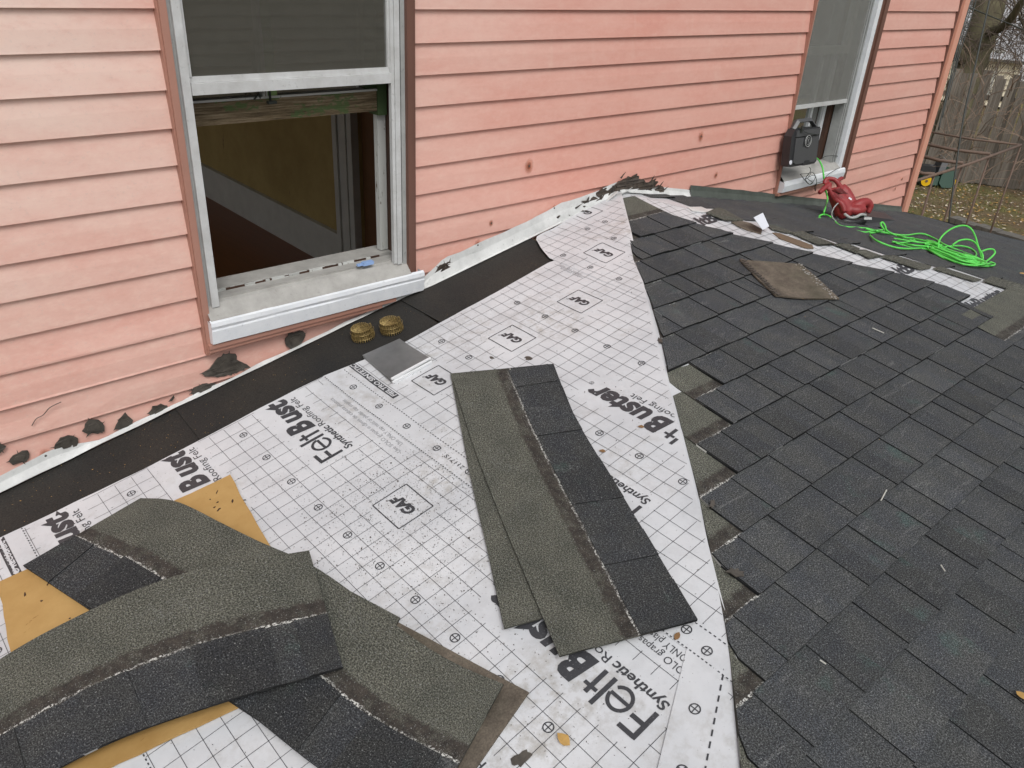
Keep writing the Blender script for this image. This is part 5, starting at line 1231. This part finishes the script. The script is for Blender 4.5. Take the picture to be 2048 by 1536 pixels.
# houses beyond
def far_house(label, c, hw, hh_, col, ang, wins, name='neighbour_house', cat='house', lap=True):
    ax = Vector((cos(ang), sin(ang), 0)); ay = Vector((-sin(ang), cos(ang), 0)); h = empty(name, label, cat, c)
    wm = plain(name+'_siding', col, .7, var=.08); m = MB(); c = Vector(c)
    m.box(c+Vector((0, 0, hh_/2)), hw, 3.5, hh_/2, ax, ay)
    if lap:
        for i in range(int(hh_/.2)): m.box(c-ay*3.53+Vector((0, 0, .1+i*.2)), hw, .02, .097, ax, (ay+Vector((0, 0, -.22))).normalized(), (Vector((0, 0, 1))+ay*.22).normalized())
    m.build('wall', wm, h)
    m = MB(); m.slab([c-ax*(hw+.4)-ay*3.9+Vector((0, 0, hh_)), c+ax*(hw+.4)-ay*3.9+Vector((0, 0, hh_)), c+ax*(hw+.4)+Vector((0, 0, hh_+2.2)), c-ax*(hw+.4)+Vector((0, 0, hh_+2.2))], (-ay+Vector((0, 0, 1))), .15); m.slab([c-ax*(hw+.4)+ay*3.9+Vector((0, 0, hh_)), c+ax*(hw+.4)+ay*3.9+Vector((0, 0, hh_)), c+ax*(hw+.4)+Vector((0, 0, hh_+2.2)), c-ax*(hw+.4)+Vector((0, 0, hh_+2.2))], (ay+Vector((0, 0, 1))), .15); m.build('roof', plain(name+'_roof', (.42, .42, .43), .8, var=.2), h)
    for (u, z_) in wins:
        q_ = c+ax*u-ay*3.53+Vector((0, 0, z_)); m = MB()
        for s_ in (-1, 1): m.box(q_+ax*.5*s_, .05, .05, .75, ax, ay); m.box(q_+Vector((0, 0, .75*s_)), .6, .05, .05, ax, ay)
        f = m.build('window', M['paint_old'], h); m = MB(); m.box(q_+ay*.03, .45, .01, .7, ax, ay); m.build('pane', M['plastic'], f)
    return h
pw = hitz(1985, 165, 0); far_house('pale white house far behind the fence, seen through the bare twigs', (pw.x+4, pw.y+5.5, 0), 19, 7.5, (.86, .88, .92), math.atan2(pw.y, pw.x)-pi/2, [(-3, 1.8), (0.5, 1.8), (4, 1.8), (-3, 4.6), (2, 4.6)])
pc = hitz(1935, 190, 0); far_house('low cream yellow shed far behind the leaning tree', (pc.x+.5, pc.y+.5, 0), 1.8, 1.7, (.80, .72, .55), math.atan2(pc.y, pc.x)-pi/2, [(.5, 1.2)], name='cream_shed', cat='shed')
far_house('olive grey house standing across the yard behind the camera', (1.5, -13, 0), 8.5, 6.2, (.38, .36, .28), pi, [(-3, 2), (3, 2), (-3, 4.6), (3, 4.6)])

# rusty pipe arbour frame
M['rustpipe'] = plain('rusty_pipe', (.15, .10, .075), .75, var=.35, scale=8)
ar = empty('pipe_frame', 'rusty pipe frame of an old arbour standing in the yard beyond the roof edge', 'frame', hitz(1895, 460, 0))
def rail_(a_, b_, r_=.015, nm='rail'): m = MB(); m.tube([a_, a_.lerp(b_, .5)-Vector((0, 0, .02)), b_], r_, 6); m.build(nm, M['rustpipe'], ar, smooth=True)
g_ = lambda x, y: hitz(x, y, 2.1)
rail_(g_(1815, 367), g_(2042, 290), .021); rail_(g_(1850, 262), g_(2042, 290)); rail_(g_(1845, 287), g_(1980, 308), .022); rail_(g_(1835, 310), g_(1926, 326), .022); rail_(g_(1825, 340), g_(1869, 348), .022)
for px, py in ((2042, 290), (1980, 308), (1926, 326), (1869, 348)):
    p = g_(px, py); m = MB(); m.tube([Vector((p.x, p.y, gz(p.x, p.y)-.1)), p], .014, 6); m.build('post', M['rustpipe'], ar, smooth=True)
# mower
mw0 = hitz(1875, 376, 0); RH = Vector((RT.x, RT.y, 0)).normalized(); FH = Vector((FWD.x, FWD.y, 0)).normalized()
dm = (mw0-CAM).dot(FWD); ms = dm/1586.5
mower = empty('lawn_mower', 'green lawn mower with a yellow wheel parked in front of the board fence', 'lawn mower', mw0)
def MP(px, py, o_=0): return dep(px, py, dm+o_)
M['mgreen'] = plain('mower_green', (.006, .045, .025), .6, var=.2); M['myellow'] = plain('mower_yellow', (.75, .46, .01), .4, var=.1)
m = MB(); P_ = [MP(x, y) for x, y in ((1883, 352), (1890, 342), (1904, 338), (1911, 345), (1909, 372), (1900, 376), (1884, 376), (1878, 366))]; m.slab(P_, -FH, .42); blobmesh(m.build('grass_box', M['mgreen'], mower), .03, 3)
m = MB(); P_ = [MP(x, y, .05) for x, y in ((1842, 362), (1850, 352), (1872, 350), (1890, 356), (1888, 371), (1842, 370))]; m.slab(P_, -FH, .45); blobmesh(m.build('deck', M['mgreen'], mower), .02, 2)
m = MB(); m.tube([MP(1858, 351, .2), MP(1858, 332, .2)], [.17, .14], 12); m.box(MP(1852, 336, .1), .16, .12, .07, RH, FH); blobmesh(m.build('engine', M['plastic'], mower), .01, 2)
m = MB(); P_ = [MP(x, y, -.02) for x, y in ((1874, 350), (1884, 326), (1893, 322), (1897, 326), (1888, 346))]; m.slab(P_, -FH, .3); m.build('chute', M['plastic'], mower)
for (x, y, o_) in ((1853, 362, -.55), (1905, 368, .5)):
    m = MB(); c_ = MP(x, y, o_); m.disc(c_-FH*.0, .115, -FH, 18, th=.06); wh = m.build('wheel', M['myellow'], mower); m = MB(); m.tube([c_+RH*cos(2*pi*i/20)*.112+Vector((0, 0, 1))*sin(2*pi*i/20)*.112-FH*-.03 for i in range(21)], .022, 6, caps=False); m.build('tyre', M['plastic'], wh); m = MB(); m.disc(c_-FH*.012, .03, -FH, 10, th=.02); m.build('hub', M['rustpipe'], wh)
m = MB(); m.tube([MP(1886, 344), MP(1893, 320, .3), MP(1870, 300, .9)], .012, 6); m.tube([MP(1886, 344, .4), MP(1893, 320, .7), MP(1870, 300, 1.3)], .012, 6); m.build('handle', M['alu_grey'], mower, smooth=True)
# stones along the bed below the roof edge
r = random.Random(2)
e0, e1 = hitz(1900, 452, 0), hitz(2080, 506, 0)
n_ = 13
for i in range(n_):
    p = e0.lerp(e1, (i+.5)/n_); L2 = (e1-e0).length/n_; dv = (e1-e0).normalized(); m = MB(); m.box(p+Vector((0, 0, .06+gz(p.x, p.y))), L2*.47, .13, .10+r.uniform(-.01, .02), dv, Vector((-dv.y, dv.x, 0)), tone=1)
    o = blobmesh(m.build('edging_stone', plain('stone', (.13, .12, .105), .9, var=.4, scale=5, bump=.5) if i == 0 else bpy.data.materials['stone']), .02, 2)
    tag(o, 'rough grey edging stone, one of the plain row beyond the roof edge', 'stone', 'edging stones beyond the roof edge')
# fallen leaves
m = MB(); r = random.Random(31)
for i in range(15000):
    x, y = r.uniform(11, 26), r.uniform(1.0, 10.5); z_ = gz(x, y)+.012; s_ = r.uniform(.015, .042); a_ = r.uniform(0, 6.3); d = Vector((cos(a_), sin(a_), r.uniform(-.2, .4)))*s_; e = Vector((-sin(a_), cos(a_), r.uniform(-.3, .3)))*s_*.6; c = Vector((x, y, z_+.01))
    m.face([c-d, c+e, c+d, c-e], tone=1, mi=r.choice((0, 1, 1, 2, 2)))
M['leafpale'] = plain('pale_leaf', (.55, .47, .36), .8, var=.3)
tag(m.build('fallen_leaves', [M['leafy'], M['leafb'], M['leafpale']]), 'fallen leaves scattered over the lawn', kind='stuff')
m = MB()
for i in range(9000):
    x, y = r.uniform(11, 24), r.uniform(1.0, 9.5)
    if noise.noise(Vector((x*.5, y*.5, 0))) < -.05: continue
    z_ = gz(x, y); h_ = r.uniform(.03, .09); a_ = r.uniform(0, 6.3); e = Vector((cos(a_), sin(a_), 0))*.006; t_ = Vector((x+r.uniform(-.03, .03), y+r.uniform(-.03, .03), z_+h_)); c = Vector((x, y, z_-.01)); m.face([c-e*2, c+e*2, t_])
M['grass'] = plain('grass_blade', (.18, .18, .06), .8, var=.5, scale=1.5)
tag(m.build('grass', M['grass']), 'thin autumn grass growing through the leaves', kind='stuff')
# cables between the corner of the house and the yard
def cable(label, pts, r_=.006): m = MB(); m.tube(smooth_line(pts, 5), r_, 6); tag(m.build('cable', M['wire'], smooth=True), label, 'cable')
dcb = 8.6
cable('long dark cable running down past the mower to the roof edge', [dep(1990, -60, 9.5), dep(1979, 0, 9.5), dep(1953, 120, 9.5), dep(1928, 231, 9.5), dep(1912, 335, 9.5), dep(1897, 448, 9.5)], .010)
cable('dark cable nearest the pink corner trim', [dep(1950, -40, dcb), dep(1936, 20, dcb), dep(1916, 90, dcb), dep(1893, 190, dcb), dep(1877, 260, dcb)], .008)
cable('middle cable of the three by the pink corner trim', [dep(1955, -40, dcb+.3), dep(1942, 15, dcb+.3), dep(1923, 80, dcb+.3), dep(1905, 150, dcb+.3), dep(1885, 235, dcb+.3)], .006)
cable('outermost cable of the three by the pink corner trim', [dep(1962, -40, dcb+.5), dep(1949, 12, dcb+.5), dep(1931, 70, dcb+.5), dep(1916, 120, dcb+.5), dep(1896, 200, dcb+.5)], .006)
cable('thin dark cable crossing the view from the corner towards the right', [dep(1925, 10, 9.4), dep(1975, 30, 9.6), dep(2048, 60, 10), dep(2150, 105, 10.5)], .007)

# ------------------------------------------------------------------ origins at the base of things that are one mesh
for o in list(SC.objects):
    if o.type == 'MESH' and o.parent is None and o.get('kind') is None:
        vs = o.data.vertices
        if not len(vs): continue
        n = len(vs); co = [0.0]*(3*n); vs.foreach_get('co', co); xs_ = co[0::3]; ys_ = co[1::3]; zs_ = co[2::3]
        c = Vector(((min(xs_)+max(xs_))/2, (min(ys_)+max(ys_))/2, min(zs_)))
        o.data.transform(Matrix.Translation(-c)); o.location = c
        for ch in o.children: ch.matrix_parent_inverse = Matrix.Translation(-c)
